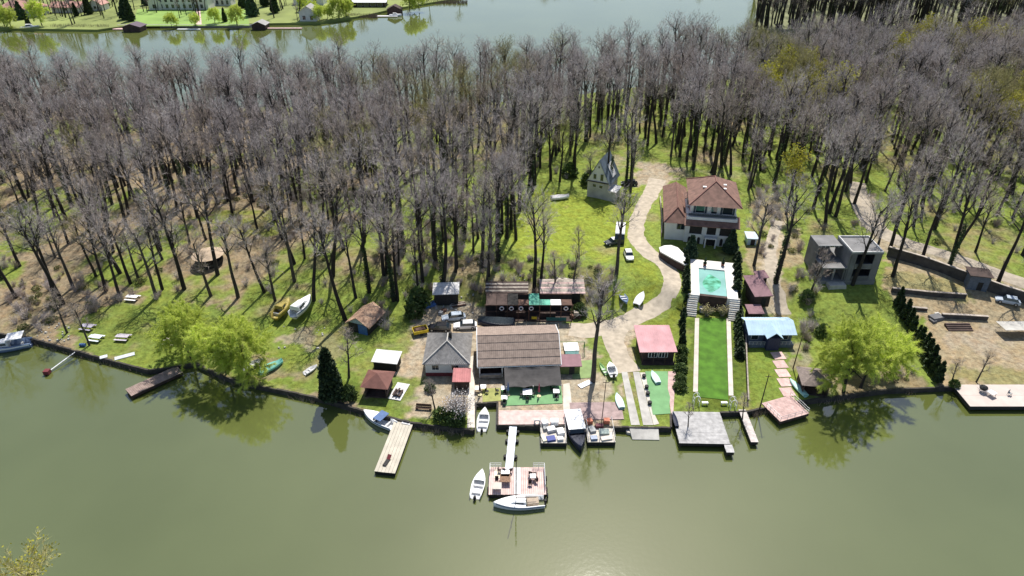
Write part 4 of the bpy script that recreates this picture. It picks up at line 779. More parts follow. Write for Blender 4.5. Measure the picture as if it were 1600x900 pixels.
for k in range(9): b = MB(); b.slab([(-4.4, -2.1+k*.47, 1.62+k*.08), (4.4, -2.1+k*.47, 1.62+k*.08), (4.4, -1.66+k*.47, 1.7+k*.08), (-4.4, -1.66+k*.47, 1.7+k*.08)], .05); b.build('plank', M_WOOD if k % 3 else M_PINKW, t)
t = thing('plank_roof_shed', 'dark lean-to with ragged board roof next to the covered boat', 'shed', (-1.0, 113.4, 2.6)); b = MB(); b.box(0, 0, -1, 8.0, 3.2, 2.4); b.build('wall', M_DARK_AND_SHADE, t)
for k in range(7): b = MB(); b.slab([(-4.2, -1.8+k*.5, 1.5+k*.08), (4.2, -1.8+k*.5, 1.5+k*.08), (4.2, -1.33+k*.5, 1.58+k*.08), (-4.2, -1.33+k*.5, 1.58+k*.08)], .05); b.build('plank', M_WOOD if k % 2 else M_DARKW, t)
# ------------------------------------------------------------------ pink roofed house
M_PINKS = mat('pink_sheet_roof', (.50, .265, .275), .7, .2, .5)
t = thing('house', 'dark timber cabin with a plain pink sheet roof by the drive', 'house', (25.4, 97.4, .9))
b = MB(); b.box(0, 0, -.3, 5.6, 5.6, 2.9); b.build('wall', M_DARKW, t); corr((-3.4, -3.7, 2.5), (3.1, -3.6, 2.5), (2.9, 3.3, 3.3), (-3.5, 3.3, 3.3), 15, .04).build('roof', M_PINKS, t)
b = MB(); b.box(-.1, -2.84, 1.95, 5.7, .1, .3); b.build('fascia', M_REDB, t)
for x in (-.9, .9): window_ = None; f = MB(); f.box(x, -2.83, .75, 1.6, .1, 1.1); o = f.build('window', M_WP, t); [MB().box(x-.5+k*.5, -2.87, .83, .38, .06, .94).build('pane', M_GLASS, o) for k in range(3)]
b = MB(); b.box(0, -3.5, -.2, 5.6, 1.3, .35); b.build('porch', M_DARKW, t); [MB().box(x, -4.0, 0, .1, .1, 2.45).build('porch_post', M_DARKW, t) for x in (-2.9, -1, 1, 2.7)]
# ------------------------------------------------------------------ blue house, sheds, gazebos
M_BLUER = mat('blue_sheet_roof', (.42, .57, .69), .5, .12, .8); M_BLUEW = mat('blue_wall', (.12, .15, .21), .8, .2)
t = thing('house', 'blue sheet roofed lake house with a gabled porch and veranda', 'house', (46.5, 100.2, .9))
b = MB(); b.box(0, 1.2, -.3, 7.8, 3.6, 3.0); b.build('wall', M_BLUEW, t); corr((-4.4, -1.6, 2.6), (4.3, -1.6, 2.6), (4.3, 1.2, 3.8), (-4.4, 1.2, 3.8), 18, .04).build('roof_sheet', M_BLUER, t); corr((4.3, 3.4, 3.0), (-4.4, 3.4, 3.0), (-4.4, 1.2, 3.81), (4.3, 1.2, 3.81), 18, .04).build('roof_sheet', M_BLUER, t)
b = MB(); b.slab([(-1.5, -2.9, 2.7), (-.05, -2.9, 3.9), (-.05, .9, 3.9), (-1.5, .9, 2.7)][::-1], .1); b.slab([(1.4, -2.9, 2.7), (-.05, -2.9, 3.905), (-.05, .9, 3.905), (1.4, .9, 2.7)], .1); b.build('porch_roof', M_BLUER, t)
b = MB(); b.box(-.05, -1.6, -.3, 2.2, 2.2, 2.95); b.build('porch', mat('navy_wall', (.035, .04, .085), .8), t); b = MB(); b.box(0, -1.2, -.3, 8.0, 1.3, .9); b.build('veranda', M_BLUEW, t)
for s_ in (-1, 1): b = MB(); b.box(s_*2.6-.05, -1.85, 1.25, 2.9, .07, .08); b.box(s_*2.6-.05, -1.85, .8, 2.9, .07, .06); [b.box(s_*2.6-.05+k*.7, -1.85, .6, .06, .06, .7) for k in (-2, -1, 0, 1, 2)]; b.build('railing', M_LGREY, t)
for x in (-2.8, 2.6): b = MB(); b.box(x, -.63, .95, 1.3, .08, 1.1); o = b.build('window', M_WP, t); MB().box(x, -.68, 1.02, 1.16, .05, .96).build('pane', M_GLASS, o)
def shed(lb, px, py, w, d, h, mw, mr, rz=0, slope=.5, nm='shed', cat='shed'):
    t = thing(nm, lb, cat, G(px, py), rz); b = MB(); b.box(0, 0, -.4, w, d, h+.4); b.build('wall', mw, t); b = MB(); b.slab([(-w/2-.3, -d/2-.3, h+.05), (w/2+.3, -d/2-.3, h+.05), (w/2+.3, d/2+.3, h+.05+slope), (-w/2-.3, d/2+.3, h+.05+slope)], .12); b.build('roof', mr, t)
    b = MB(); b.box(w*.1, -d/2-.02, -.2, .9, .06, min(1.8, h-.1)); b.build('door', M_DARK_AND_SHADE, t); return t
M_PURR = mat('plum_sheet', (.235, .13, .145), .8, .15, 1); shed('long shed with a plum brown roof beside the thuja row', 1180, 464, 3.0, 6.0, 2.2, M_DARKW, M_PURR, .08, .8); shed('small plum roofed shed just behind the blue house', 1176, 497, 2.4, 2.2, 1.9, M_DARKW, M_PURR, 0, .3); shed('small reddish sheet shed beside the garden track', 1187, 440, 1.8, 1.6, 1.4, M_DARKW, M_PURR, .2)
shed('low brown roofed playground shed beside the restaurant', 889, 578, 3.4, 2.4, 1.9, mat('green_plank', (.12, .17, .05), .8, .2), M_PURR, .03, .3); shed('dark store with two pale roof patches above the parked cars', 698, 468, 4.6, 3.2, 2.4, M_DARK_AND_SHADE, M_LGREY, .05, .4); shed('small grey outbuilding built against the long dark wall', 1522, 446, 3.6, 3.0, 3.0, mat('slate_blue_wall', (.10, .12, .15), .85, .2), M_DARKW, -.25, .1); shed('pale blue box trailer by the track beside the villa', 1172, 378, 1.9, 2.8, 1.6, M_BLUER, mat('pale_blue_top', (.5, .6, .65), .6), -.1, .05, 'box_trailer', 'trailer')
t = shed('open lean-to with pale wavy sheet roof behind the brown pavilion', 606, 572, 4.0, 2.6, 1.9, M_DARK_AND_SHADE, M_LGREY, -.15, .3)
t = thing('hut', 'weathered hut with rusty brown gable roof and blue tarpaulin front', 'hut', G(573, 508), math.radians(-22)); b = MB(); b.box(0, 0, -.6, 4.2, 5.2, 2.6); b.build('wall', M_DARK_AND_SHADE, t); b = MB(); b.slab([(-2.6, 3, 1.8), (-2.6, -3, 1.8), (0, -3, 3.5), (0, 3, 3.5)], .12); b.slab([(2.6, -3, 1.8), (2.6, 3, 1.8), (0, 3, 3.505), (0, -3, 3.505)], .12); b.build('roof', mat('rusty_roof', (.36, .21, .145), .9, .35, .8, c2=(.45, .30, .20)), t)
M_BTARP = mat('blue_tarp', (.06, .14, .34), .5, .3); b = MB(); b.box(.95, -2.66, -.3, 1.9, .08, 2.2); b.build('tarpaulin', M_BTARP, t); b = MB(); b.add([(-2.1, -2.66, 2.0), (2.1, -2.66, 2.0), (0, -2.66, 3.3), (-2.1, -2.6, 2.0), (2.1, -2.6, 2.0), (0, -2.6, 3.3)], [(0, 1, 2), (5, 4, 3), (0, 2, 5, 3), (1, 4, 5, 2)]); b.build('gable', mat('pale_blue_board', (.30, .38, .46), .7, .2), t)
def pavilion(lb, p, w, h, rh, mr, rz, mw=M_DARKW, n=4):
    t = thing('pavilion', lb, 'pavilion', p, rz); b = MB()
    a0 = math.pi/4 if n == 4 else 0; R_ = (w/2+.5)*(1.414 if n == 4 else 1.0)
    b.lathe([(R_, h), (.04, h+rh)], n=n) if n > 4 else b.add([(R_*math.cos(a0+k*math.pi/2), R_*math.sin(a0+k*math.pi/2), h) for k in range(4)]+[(0, 0, h+rh)], [(0, 1, 4), (1, 2, 4), (2, 3, 4), (3, 0, 4), (3, 2, 1, 0)])
    b.build('roof', mr, t); b = MB()
    if n == 4: b.box(0, 0, -.3, w, w, .5); b.box(0, w/2-.1, .2, w, .12, h-.2); b.box(-w/2+.06, 0, .2, .12, w-.3, .9); b.box(w/2-.06, 0, .2, .12, w-.3, .9)
    else: b.lathe([(w/2, -.4), (w/2, .9)], n=n)
    b.build('wall', mw, t)
    for k in range(n if n == 4 else 8): a = a0+k*2*math.pi/(4 if n == 4 else 8); r_ = (w/2-.1)*(1.414 if n == 4 else 1); b = MB(); b.tube([(r_*math.cos(a), r_*math.sin(a), -.2), (r_*math.cos(a), r_*math.sin(a), h+.02)], .08, 6); b.build('post', mw, t)
    return t
pavilion('square pavilion with red brown pyramid roof beside the white deck', (-21.9, 86.6, .9), 3.6, 2.4, 1.35, M_REDR, -.12); pavilion('square dark pavilion with grey brown pyramid roof below the big willow', G(1268, 606)[:2]+(.9,), 4.0, 2.3, 1.4, mat('dusty_roof', (.20, .16, .14), .9, .25), -.15)
pavilion('round hut with a broad pale thatched roof on the leaf litter', G(328, 410), 5.6, 2.0, 1.0, mat('thatch', (.40, .31, .22), .95, .2, 1.2), 0, M_DARK_AND_SHADE, 14)
# ------------------------------------------------------------------ concrete shell, right hand walls
M_RAW = mat('raw_concrete', (.17, .168, .168), .95, .25, .5)  # base colour lowered to carry the tree shade over the shell
t = thing('concrete_shell', 'unfinished grey concrete house shell with open rooms and flat roofs', 'building', (66.6, 119.5, 4.2))
b = MB()
for x0, x1, y0, y1, z0, z1 in ((-.6, 5.6, -3.6, 3.2, 6.05, 6.35), (-5.4, -.7, .4, 5.0, 5.5, 5.8), (-5.4, 5.6, -3.5, 5.0, 2.7, 2.95), (-5.4, 5.6, -3.6, 5.0, -.8, .05)): b.box((x0+x1)/2, (y0+y1)/2, z0, x1-x0, y1-y0, z1-z0)
b.build('floor_slab', M_RAW, t)
for x, y, sx, sy, z, h in ((5.45, -.2, .25, 6.4, .06, 5.98), (-.5, -.2, .25, 6.4, .06, 5.98), (2.5, 3.0, 5.6, .25, .06, 5.98), (-5.3, 2.7, .25, 4.5, .06, 5.42), (-3, 4.9, 4.4, .25, .06, 5.42), (4.7, -3.4, 1.2, .25, .06, 5.98), (.15, -3.4, 1.0, .25, .06, 5.98), (2.4, -3.4, 3.3, .25, .06, 1.0), (2.4, -3.4, 3.3, .25, 2.96, .9)): b = MB(); b.box(x, y, z, sx, sy, h); b.build('wall', M_RAW, t)
for x in (-5.2, -2.9, -.9): b = MB(); b.box(x, -3.2, .06, .3, .3, 2.63); b.build('column', M_RAW, t)
b = MB(); b.box(2.5, -3.5, 6.36, 6.2, .2, .3); b.box(5.5, -.2, 6.36, .2, 6.6, .3); b.box(-.5, -.2, 6.36, .2, 6.6, .3); b.box(2.5, 3.1, 6.36, 6.2, .2, .3); b.build('parapet', M_LGREY, t)
b = MB(); b.box(-3.0, .3, 5.9, 4.4, .1, .1); [b.box(-5+k*.9, .3, 5.5, .1, .1, .4) for k in range(6)]; b.build('railing', M_LGREY, t)
def wall_px(lb, pts, h, m, th=.4, nm='retaining_wall', cat='wall'):
    P = [G(a, c) for a, c in pts]; b = MB(); t = thing(nm, lb, cat, P[0])
    for (x0, y0, z0), (x1, y1, z1) in zip(P[:-1], P[1:]):
        d = Vector((x1-x0, y1-y0)).normalized(); n = Vector((-d.y, d.x))*th/2; q = [(x0+n.x, y0+n.y), (x0-n.x, y0-n.y), (x1-n.x, y1-n.y), (x1+n.x, y1+n.y)]; b.prism(q[::-1], [z1-.8, z1-.8, z0-.8, z0-.8], [z1+h, z1+h, z0+h, z0+h])
    wp(t, 'wall', b, m); c = MB()
    for (x0, y0, z0), (x1, y1, z1) in zip(P[:-1], P[1:]):
        d = Vector((x1-x0, y1-y0)).normalized(); n = Vector((-d.y, d.x))*(th/2+.06); q = [(x0+n.x, y0+n.y), (x0-n.x, y0-n.y), (x1-n.x, y1-n.y), (x1+n.x, y1+n.y)]; c.prism(q[::-1], [z1+h+.005, z1+h+.005, z0+h+.005, z0+h+.005], [z1+h+.12, z1+h+.12, z0+h+.12, z0+h+.12])
    wp(t, 'coping', c, M_WOOD); return t
M_DWALL = mat('dark_stone_wall', (.075, .068, .062), .95, .35, .8)
wall_px('long dark stone wall below the forest road', [(1385, 400), (1440, 416), (1500, 438), (1560, 460), (1660, 492)], 2.2, M_DWALL); wall_px('upper dark retaining wall across the terraces, below the long road wall', [(1392, 456), (1450, 462), (1508, 466)], .9, M_DWALL); wall_px('lower dark retaining wall with steps on the dirt lot', [(1470, 496), (1510, 498), (1542, 500)], .8, M_DWALL); wall_px('short timber edging wall beside the hedge on the dirt lot', [(1410, 482), (1448, 485)], .45, M_DARKW)
t = thing('garden_steps', 'dark timber steps set in the dirt lot below the lower retaining wall', 'steps', G(1497, 512)); [MB().box(0, -.8+k*.45, -.4, 4.6, .4, .5+k*.16).build('step', M_DARKW, t) for k in range(4)]
wall_px('pale fence line dividing the drive from the villa garden', [(1031, 312), (1034, 345), (1033, 370)], .9, M_PINKW, .12, 'fence', 'fence'); wall_px('narrow brown fence between the lawn hedge and the blue house plot', [(1163, 505), (1165, 560), (1168, 632)], 1.0, M_DARKW, .1, 'fence', 'fence')

# ------------------------------------------------------------------ docks and pontoons
def planks(L, W, m, t, along='x', n=None, z=0.0, th=.06, name='planks'):
    b = MB(); n = n or int((W if along == 'x' else L)/.28); R = random.Random(int(L*100))
    for k in range(n):
        if along == 'x': b.box(0, -W/2+(k+.5)*W/n, z+R.uniform(0, .012), L+R.uniform(-.04, .04), W/n-.03, th)
        else: b.box(-L/2+(k+.5)*L/n, 0, z+R.uniform(0, .012), L/n-.03, W+R.uniform(-.04, .04), th)
    return b.build(name, m, t, kind='stuff')
def dock(name, label, cat, loc, L, W, rz, m, along='x', mf=None, piles=True, dep=.55, n=None):
    t = thing(name, label, cat, loc, rz); planks(L, W, m, t, along, n)
    b = MB(); b.box(0, 0, -dep, L-.1, W-.1, dep-.02); b.build('frame', mf or M_DARKW, t)
    if piles:
        for x in (-L/2+.3, L/2-.3):
            for y in (-W/2+.3, W/2-.3): MB().tube([(x, y, -2.2), (x, y, -.05)], .12, 6).build('pile', M_DARKW, t)
    return t
def mid(a, b): return ((a[0]+b[0])/2, (a[1]+b[1])/2)
dock('wooden_pier', 'old brown wooden pier slanting out from the willow bank', 'pier', mid(Z(207, 614, .75), Z(275, 577, .75))+(.78,), 8.6, 2.5, math.atan2(6.6, 6.1)*.98, mat('old_planks', (.235, .175, .15), .9, .35, 1.2), 'y')
dock('floating_pontoon', 'long pale floating pontoon moored beside the blue topped motorboat', 'pontoon', (-17.6, 74.2, .62), 3.1, 10.4, math.radians(-7.5), mat('pale_pontoon', (.47, .43, .35), .85, .16, .6), 'y', M_BLACK, False, .9, 6)
t = thing('gangway', 'short white gangplank joining the bank to the long pale pontoon', 'gangway', (-16.2, 80.6, .72), math.radians(-12)); planks(1.4, 3.6, M_LGREY, t, 'y', 3); MB().box(0, 0, -.12, 1.3, 3.5, .1).build('frame', M_STEEL, t)
t = thing('folded_chair', 'dark folding lounger lying on the outer end of the pale pontoon', 'chair', (-18.3, 70.8, .7), math.radians(-20)); MB().box(0, 0, .05, .55, 1.3, .12).build('seat', M_BLACK, t); MB().slab([(-.28, .6, .2), (.28, .6, .2), (.28, 1.2, .6), (-.28, 1.2, .6)], .06).build('backrest', M_REDB, t)
M_PLK = mat('pink_deck_planks', (.60, .44, .40), .8, .22, 1.0)
t = dock('deck', 'pinkish plank quay deck in front of the green terrace', 'deck', (3.5, 80.1, .98), 11.2, 3.2, math.radians(.5), M_PLK, 'x', piles=False, dep=.3)
t = dock('deck', 'brownish pink plank deck below the tall slim tree', 'deck', (13.4, 81.6, .98), 8.2, 4.0, math.radians(1), mat('brown_deck_planks', (.42, .31, .29), .85, .25, 1.0), 'x', piles=False, dep=.3)
t = thing('gangway', 'long white metal gangway out to the square terrace raft', 'gangway', mid(Z(792, 664, .9), Z(806, 734, .7))+(.75,), math.radians(-4)); L_ = 9.6
planks(1.15, L_, mat('white_gangway', (.66, .70, .76), .6, .1, 1), t, 'x', 12); MB().box(0, 0, -.2, 1.1, L_-.05, .18).build('frame', M_STEEL, t)
for k, (sx, y) in enumerate(((-1, -1.6), (1, -1.6), (-1, 1.6), (1, 1.6), (-1, 3.6), (1, 3.6))): MB().lathe([(.28, 0), (.3, .3), (.28, .6)], sx*.75, y, 10, -.85).build('float', M_BLACK, t)
RAFT = (.75, 67.4, .72)
raft = dock('terrace_raft', 'square floating terrace raft with pink planks and white railings', 'raft', RAFT, 8.0, 5.0, math.radians(0), M_PLK, 'y', M_BLACK, False, .8)
planks(1.0, 4.9, M_LGREY, raft, 'y', 3, .07, .03, 'walkway'); planks(2.2, 1.6, mat('cream_mat', (.72, .66, .5), .8, .1), raft, 'y', 2, .071, .03, 'mat').location = (-2.2, 1.2, 0)
for x0, y0, x1, y1 in ((-3.9, 2.4, -2.3, 2.4), (2.3, 2.4, 3.9, 2.4), (3.9, 2.4, 3.9, -1.6), (-3.9, 2.4, -3.9, 1.2)):
    b = MB(); n = max(2, int(math.hypot(x1-x0, y1-y0)/.8)+1); [b.tube([(x0+(x1-x0)*k/(n-1), y0+(y1-y0)*k/(n-1), .05), (x0+(x1-x0)*k/(n-1), y0+(y1-y0)*k/(n-1), 1.05)], .035, 5) for k in range(n)]; [b.tube([(x0, y0, z), (x1, y1, z)], .035, 5) for z in (1.05, .72, .4)]; b.build('railing', M_WP, raft)
M_TYRE = M_BLACK
for k, (x, y) in enumerate(((4.1, .6), (4.1, -1.4), (-4.1, -1.4), (4.15, -2.5))): MB().torus((x, y, -.2), .32, .11, 'x', 12, 6).build('tyre_fender', M_TYRE, raft)
dock('dock', 'broad light grey plank dock at the foot of the villa garden', 'dock', (29.0, 77.9, .95), 7.6, 7.0, math.radians(-1.5), mat('weathered_dock', (.46, .45, .44), .85, .25, 1.2), 'x', M_DARK_AND_SHADE); dock('dock_finger', 'short grey plank finger at the corner of the broad grey dock', 'dock', (32.3, 73.4, .94), 1.2, 1.6, math.radians(-1.5), MATS['weathered_dock'], 'x', M_DARK_AND_SHADE); dock('jetty', 'narrow grey jetty beside the bent sapling', 'jetty', mid(Z(1168, 642, .8), Z(1170, 690, .8))+(.85,), 1.15, 7.2, math.radians(-1), mat('jetty_planks', (.50, .45, .42), .85, .25, 1.2), 'x', M_DARK_AND_SHADE)
t = dock('deck', 'pinkish timber deck with metal railings before the blue house', 'deck', (43.6, 82.2, .97), 5.6, 4.6, math.radians(20), M_PINKW, 'x', M_DARKW)
for x0, y0, x1, y1 in ((-2.7, -2.2, 2.7, -2.2), (2.7, -2.2, 2.7, 2.2), (-2.7, -2.2, -2.7, 1.2)):
    b = MB(); [b.tube([(x0+(x1-x0)*k/4, y0+(y1-y0)*k/4, .05), (x0+(x1-x0)*k/4, y0+(y1-y0)*k/4, .95)], .03, 5) for k in range(5)]; [b.tube([(x0, y0, z), (x1, y1, z)], .03, 5) for z in (.95, .5)]; b.build('railing', M_STEEL, t)
t = thing('stepping_path', 'path of pinkish slabs stepping down from the blue house to the timber deck', 'path', (45.9, 91, .9))
for k in range(6): p = Vector(Z(1216, 556, .9)).lerp(Vector(Z(1234, 628, .9)), k/5); b = MB(); b.box(p.x, p.y, .82, 2.1, 2.1, .16, .08); wp(t, 'slab', b, M_PINKW)
t = dock('deck', 'wide bare concrete deck with a cut corner by the dirt lot', 'deck', (79.6, 85.3, .98), 12.5, 5.4, math.radians(0), mat('deck_concrete', (.55, .47, .42), .9, .1, .5), 'x', M_DARK_AND_SHADE, True, .7, 2)
t = thing('boat_ramp', 'pale broken concrete boat ramp ending in the water', 'boat ramp', (17.9+2.4, 77.6, .0)); b = MB(); b.prism([(-1.9, -1.4), (2.2, -1.5), (2.3, .55), (-2.2, .55)], -.6, [.12, .12, .92, .92]); b.build('slab', M_CONC, t); b = MB(); b.prism([(-2.6, -.2), (-1.95, -.4), (-2.25, .5), (-2.7, .5)], -.6, .45); b.build('broken_slab', M_PAVE, t)
# ------------------------------------------------------------------ boats
def boat(label, loc, rz, L=5, W=1.9, H=.8, mh=None, md=None, fore=.4, cabin=None, screen=False, motor=True, bench=2, canopy=None, stripe=None, group=None, name='motorboat', cat='boat', tarp=None, pitch=0, cover=0):
    mh = mh or M_WP; md = md or M_WP; t = thing(name, label, cat, loc, rz, group); t.rotation_euler.y = pitch
    N = 12; hull, inn, rim = MB(), MB(), MB()
    def st(u): bm = W/2*(min(1, .82+.5*u) if u < .36 else max(.02, (1-((u-.36)/.64)**2.3))); return -L/2+L*u, bm, .30*H*max(0, u-.7)*3, H*(1+.22*u*u)
    for i in range(N+1):
        x, bm, zk, zs = st(i/N); hull.v += [(x, 0, zk*.6), (x, bm*.62, zk*.5+.10*H), (x, bm*.92, .5*H), (x, bm, zs), (x, bm*.86, zs), (x, bm*.8, .3*H+zk*.4), (x, -bm*.8, .3*H+zk*.4), (x, -bm*.86, zs), (x, -bm, zs), (x, -bm*.92, .5*H), (x, -bm*.62, zk*.5+.10*H)]
    M_ = 11
    for i in range(N):
        for k in range(M_): hull.f.append((i*M_+k, i*M_+(k+1) % M_, (i+1)*M_+(k+1) % M_, (i+1)*M_+k))
    hull.f.append(tuple(range(M_-1, -1, -1))); hull.f.append(tuple(N*M_+k for k in range(M_))); hull.build('hull', mh, t, True)
    def lid(u0, u1, dz, m, nm, n=6, crown=.05):
        b = MB()
        for i in range(n+1):
            x, bm, zk, zs = st(u0+(u1-u0)*i/n); b.v += [(x, -bm*.9, zs+dz), (x, 0, zs+dz+crown), (x, bm*.9, zs+dz), (x, bm*.9, zs+dz-.06), (x, -bm*.9, zs+dz-.06)]
        for i in range(n):
            for k in range(5): b.f.append((i*5+k, (i+1)*5+k, (i+1)*5+(k+1) % 5, i*5+(k+1) % 5))
        b.f.append((0, 1, 2, 3, 4)); b.f.append(tuple(n*5+k for k in (4, 3, 2, 1, 0))); return b.build(nm, m, t)
    if fore: lid(1-fore, .985, .02, md, 'foredeck')
    if cover: lid(.02, .98, .03, tarp, 'cover', 9, cover)
    if not cover:
        for k in range(bench): x = -L*.3+k*L*.26; MB().box(x, 0, .32*H, .3, W*.72, .34*H).build('bench', mat('boat_seat', (.5, .5, .5), .7), t)
    if cabin:
        u0, u1, w, h = cabin; x0, _, _, z0 = st(u0); x1 = st(u1)[0]; zc = H*1.02; b = MB(); ww = W*w/2
        b.hull8([(x0, -ww, zc), (x1, -ww*.7, zc+.05), (x1, ww*.7, zc+.05), (x0, ww, zc), (x0+.1, -ww*.85, zc+h), (x1-(x1-x0)*.3, -ww*.6, zc+h*.92), (x1-(x1-x0)*.3, ww*.6, zc+h*.92), (x0+.1, ww*.85, zc+h)]); c = b.build('cabin', md, t)
        for sy in (-1, 1): q = MB(); q.hull8([(x0+.3, sy*ww*.99, zc+h*.3), (x1-(x1-x0)*.35, sy*ww*.76, zc+h*.3), (x1-(x1-x0)*.35, sy*ww*.80, zc+h*.3), (x0+.3, sy*ww*1.03, zc+h*.3), (x0+.4, sy*ww*.91, zc+h*.75), (x1-(x1-x0)*.4, sy*ww*.68, zc+h*.75), (x1-(x1-x0)*.4, sy*ww*.72, zc+h*.75), (x0+.4, sy*ww*.95, zc+h*.75)]); q.build('cabin_window', M_GLASS, c)
    if screen: x = st(.58)[0]; b = MB(); b.hull8([(x, -W*.38, H*1.02), (x+.06, -W*.38, H*1.02), (x+.06, W*.38, H*1.02), (x, W*.38, H*1.02), (x-.35, -W*.34, H*1.02+.45), (x-.3, -W*.34, H*1.02+.45), (x-.3, W*.34, H*1.02+.45), (x-.35, W*.34, H*1.02+.45)]); b.build('windscreen', M_GLASS, t)
    if motor: b = MB(); b.box(-L/2-.15, 0, H*.55, .35, .4, .55, 0, .8); b.box(-L/2-.2, 0, -.2, .16, .14, .8); b.build('outboard_motor', M_BLACK, t)
    if canopy:
        u0, u1, h, mc = canopy; x0, x1 = st(u0)[0], st(u1)[0]; b = MB(); b.slab([(x0, -W*.46, H+h), (x1, -W*.46, H+h), (x1, W*.46, H+h), (x0, W*.46, H+h)], .1); c = b.build('canopy', mc, t); b = MB(); [b.tube([(x, y, H*.9), (x, y, H+h-.08)], .03, 4) for x in (x0+.1, x1-.1) for y in (-W*.43, W*.43)]; b.build('canopy_frame', M_STEEL, c)
    if stripe:
        b = MB()
        for sy in (-1, 1):
            o = len(b.v)
            for i in range(9): x, bm, zk, zs = st(.02+.93*i/8); b.v += [(x, sy*(bm*.985+.012), zs*.72), (x, sy*(bm+.012), zs*.9), (x, sy*(bm-.03), zs*.9), (x, sy*(bm*.985-.03), zs*.72)]
            for i in range(8):
                for k in range(4): b.f.append((o+i*4+k, o+(i+1)*4+k, o+(i+1)*4+(k+1) % 4, o+i*4+(k+1) % 4))
        b.build('stripe', stripe, t)
    return t
M_NAVY = mat('navy_gelcoat', (.012, .016, .035), .3, .1); M_BLUEG = mat('blue_gelcoat', (.16, .22, .34), .35, .1); M_TURQ = mat('turquoise_tarp', (.16, .46, .40), .7, .12); M_LTURQ = mat('pale_turquoise', (.55, .74, .68), .5, .05); M_GREYB = mat('grey_boat', (.30, .31, .31), .6, .15); M_YEL = mat('yellow_gelcoat', (.34, .27, .06), .5, .2); M_BLUEC = mat('blue_canvas', (.09, .15, .30), .8, .15)
boat('white motorboat with blue canvas top moored at the pavilion bank', (-21.0, 80.2, -.25), math.radians(148), 6.2, 2.3, 1.1, M_WP, M_WP, .5, stripe=M_BLUEG, screen=True, canopy=(.28, .52, .75, M_BLUEC), motor=False)
boat('pale inflatable style motorboat in the cut notch of the quay', (-4.5, 80.4, -.2), math.radians(86), 5.0, 2.0, .75, mat('pale_grey_gel', (.66, .68, .70), .4), M_LGREY, .35, bench=2)
boat('white motorboat with twin seats alongside the terrace raft', (-4.7, 67.2, -.25), math.radians(80), 5.0, 1.9, .85, M_WP, M_WP, .42, bench=3, screen=False)
sb = boat('white sailing yacht with bare mast along the outer side of the terrace raft', (.95, 63.7, -.35), math.radians(184), 7.0, 2.3, 1.1, M_WP, M_WP, .62, cabin=(.36, .72, .55, .38), motor=True, bench=1, name='sailing_yacht', stripe=M_BLUEG)
mast = MB().tube([(.4, 0, 1.1), (.4, 0, 9.2)], .06, 6).build('mast', M_DARKW, sb); MB().tube([(.4, 0, 1.9), (-2.4, 0, 1.8)], .05, 5).build('boom', M_DARKW, sb); MB().tube([(.4, -.6, 5.5), (.4, .6, 5.5)], .03, 4).build('spreader', M_STEEL, mast)
MB().box(-1.9, 0, .75, 1.6, 1.1, .5).build('cockpit', mat('teak', (.40, .32, .24), .8), sb)
boat('dark hulled cruiser with a long white canopy between two work rafts', (9.85, 77.2, -.45), math.radians(-84), 7.6, 2.9, 1.5, M_NAVY, M_NAVY, .35, canopy=(.02, .60, 1.0, M_WP), screen=True, motor=False)
boat('blue and white cabin cruiser moored against the leaf littered bank beyond the picnic tables', (-91.5, 99.0, -.3), math.radians(200), 8.2, 2.7, 1.4, M_BLUEG, M_WP, .4, cabin=(.4, .75, .7, .9), canopy=(.1, .42, 1.5, M_WP), stripe=M_WP)
boat('yellow and green boat propped on the grass beside the white cabin boat', Vector(G(443, 492))+Vector((0, 0, .5)), math.radians(74), 5.4, 2.3, 1.5, M_YEL, M_YEL, .6, cabin=(.3, .7, .8, .6), motor=False)
boat('white cabin boat with blue band standing ashore among the trees', Vector(G(474, 489))+Vector((0, 0, .6)), math.radians(72), 6.2, 2.5, 1.5, M_WP, M_WP, .6, cabin=(.12, .7, .85, .75), stripe=M_BLUEG, motor=False)
boat('grey dinghy on the bank beneath the willow branches', Vector(G(396, 572)), math.radians(50), 3.8, 1.5, .55, M_GREYB, M_GREYB, 0, motor=False, bench=3, name='dinghy')
boat('boat wrapped in a turquoise cover on the bank', Vector(G(424, 577)), math.radians(45), 4.6, 1.8, .75, M_TURQ, M_TURQ, 0, motor=False, name='covered_boat', tarp=M_TURQ, cover=.35)
boat('small white dinghy lying on the grass beside the cypress', Vector(G(486, 580)), math.radians(55), 2.8, 1.1, .5, M_LGREY, M_WP, 0, motor=False, bench=2, name='dinghy')
boat('white covered hull lying on the meadow near the steep roofed house', Vector(G(875, 311)), math.radians(10), 4.6, 1.9, .8, M_WP, M_WP, 0, motor=False, name='covered_boat', tarp=M_LGREY, cover=.25)
boat('dark tarpaulin covered motorboat parked beside the cars', Vector((-3.0, 104.3, 1.3)), math.radians(178), 6.8, 2.5, 1.4, M_NAVY, M_NAVY, .3, motor=False, name='covered_boat', tarp=mat('dark_tarp', (.035, .045, .05), .35, .3), cover=.7)
boat('smooth white hull propped nose up at the bend of the drive', Vector(G(1001, 474))+Vector((-.2, 0, .7)), math.radians(58), 3.6, 1.7, .7, M_WP, M_WP, 0, motor=False, name='covered_boat', tarp=M_WP, cover=.2, pitch=-.3)
boat('open blue framed dinghy on a trailer beside the white propped hull', Vector(G(975, 472))+Vector((0, 0, .4)), math.radians(-80), 3.2, 1.5, .5, M_BLUEG, M_BLUEG, 0, motor=False, bench=2, name='dinghy')
boat('pale turquoise rowing boat on the grass beside the ramp track', Vector(G(967, 629)), math.radians(97), 3.6, 1.25, .5, M_LTURQ, M_LTURQ, 0, motor=False, name='rowing_boat', tarp=M_LTURQ, cover=.12)
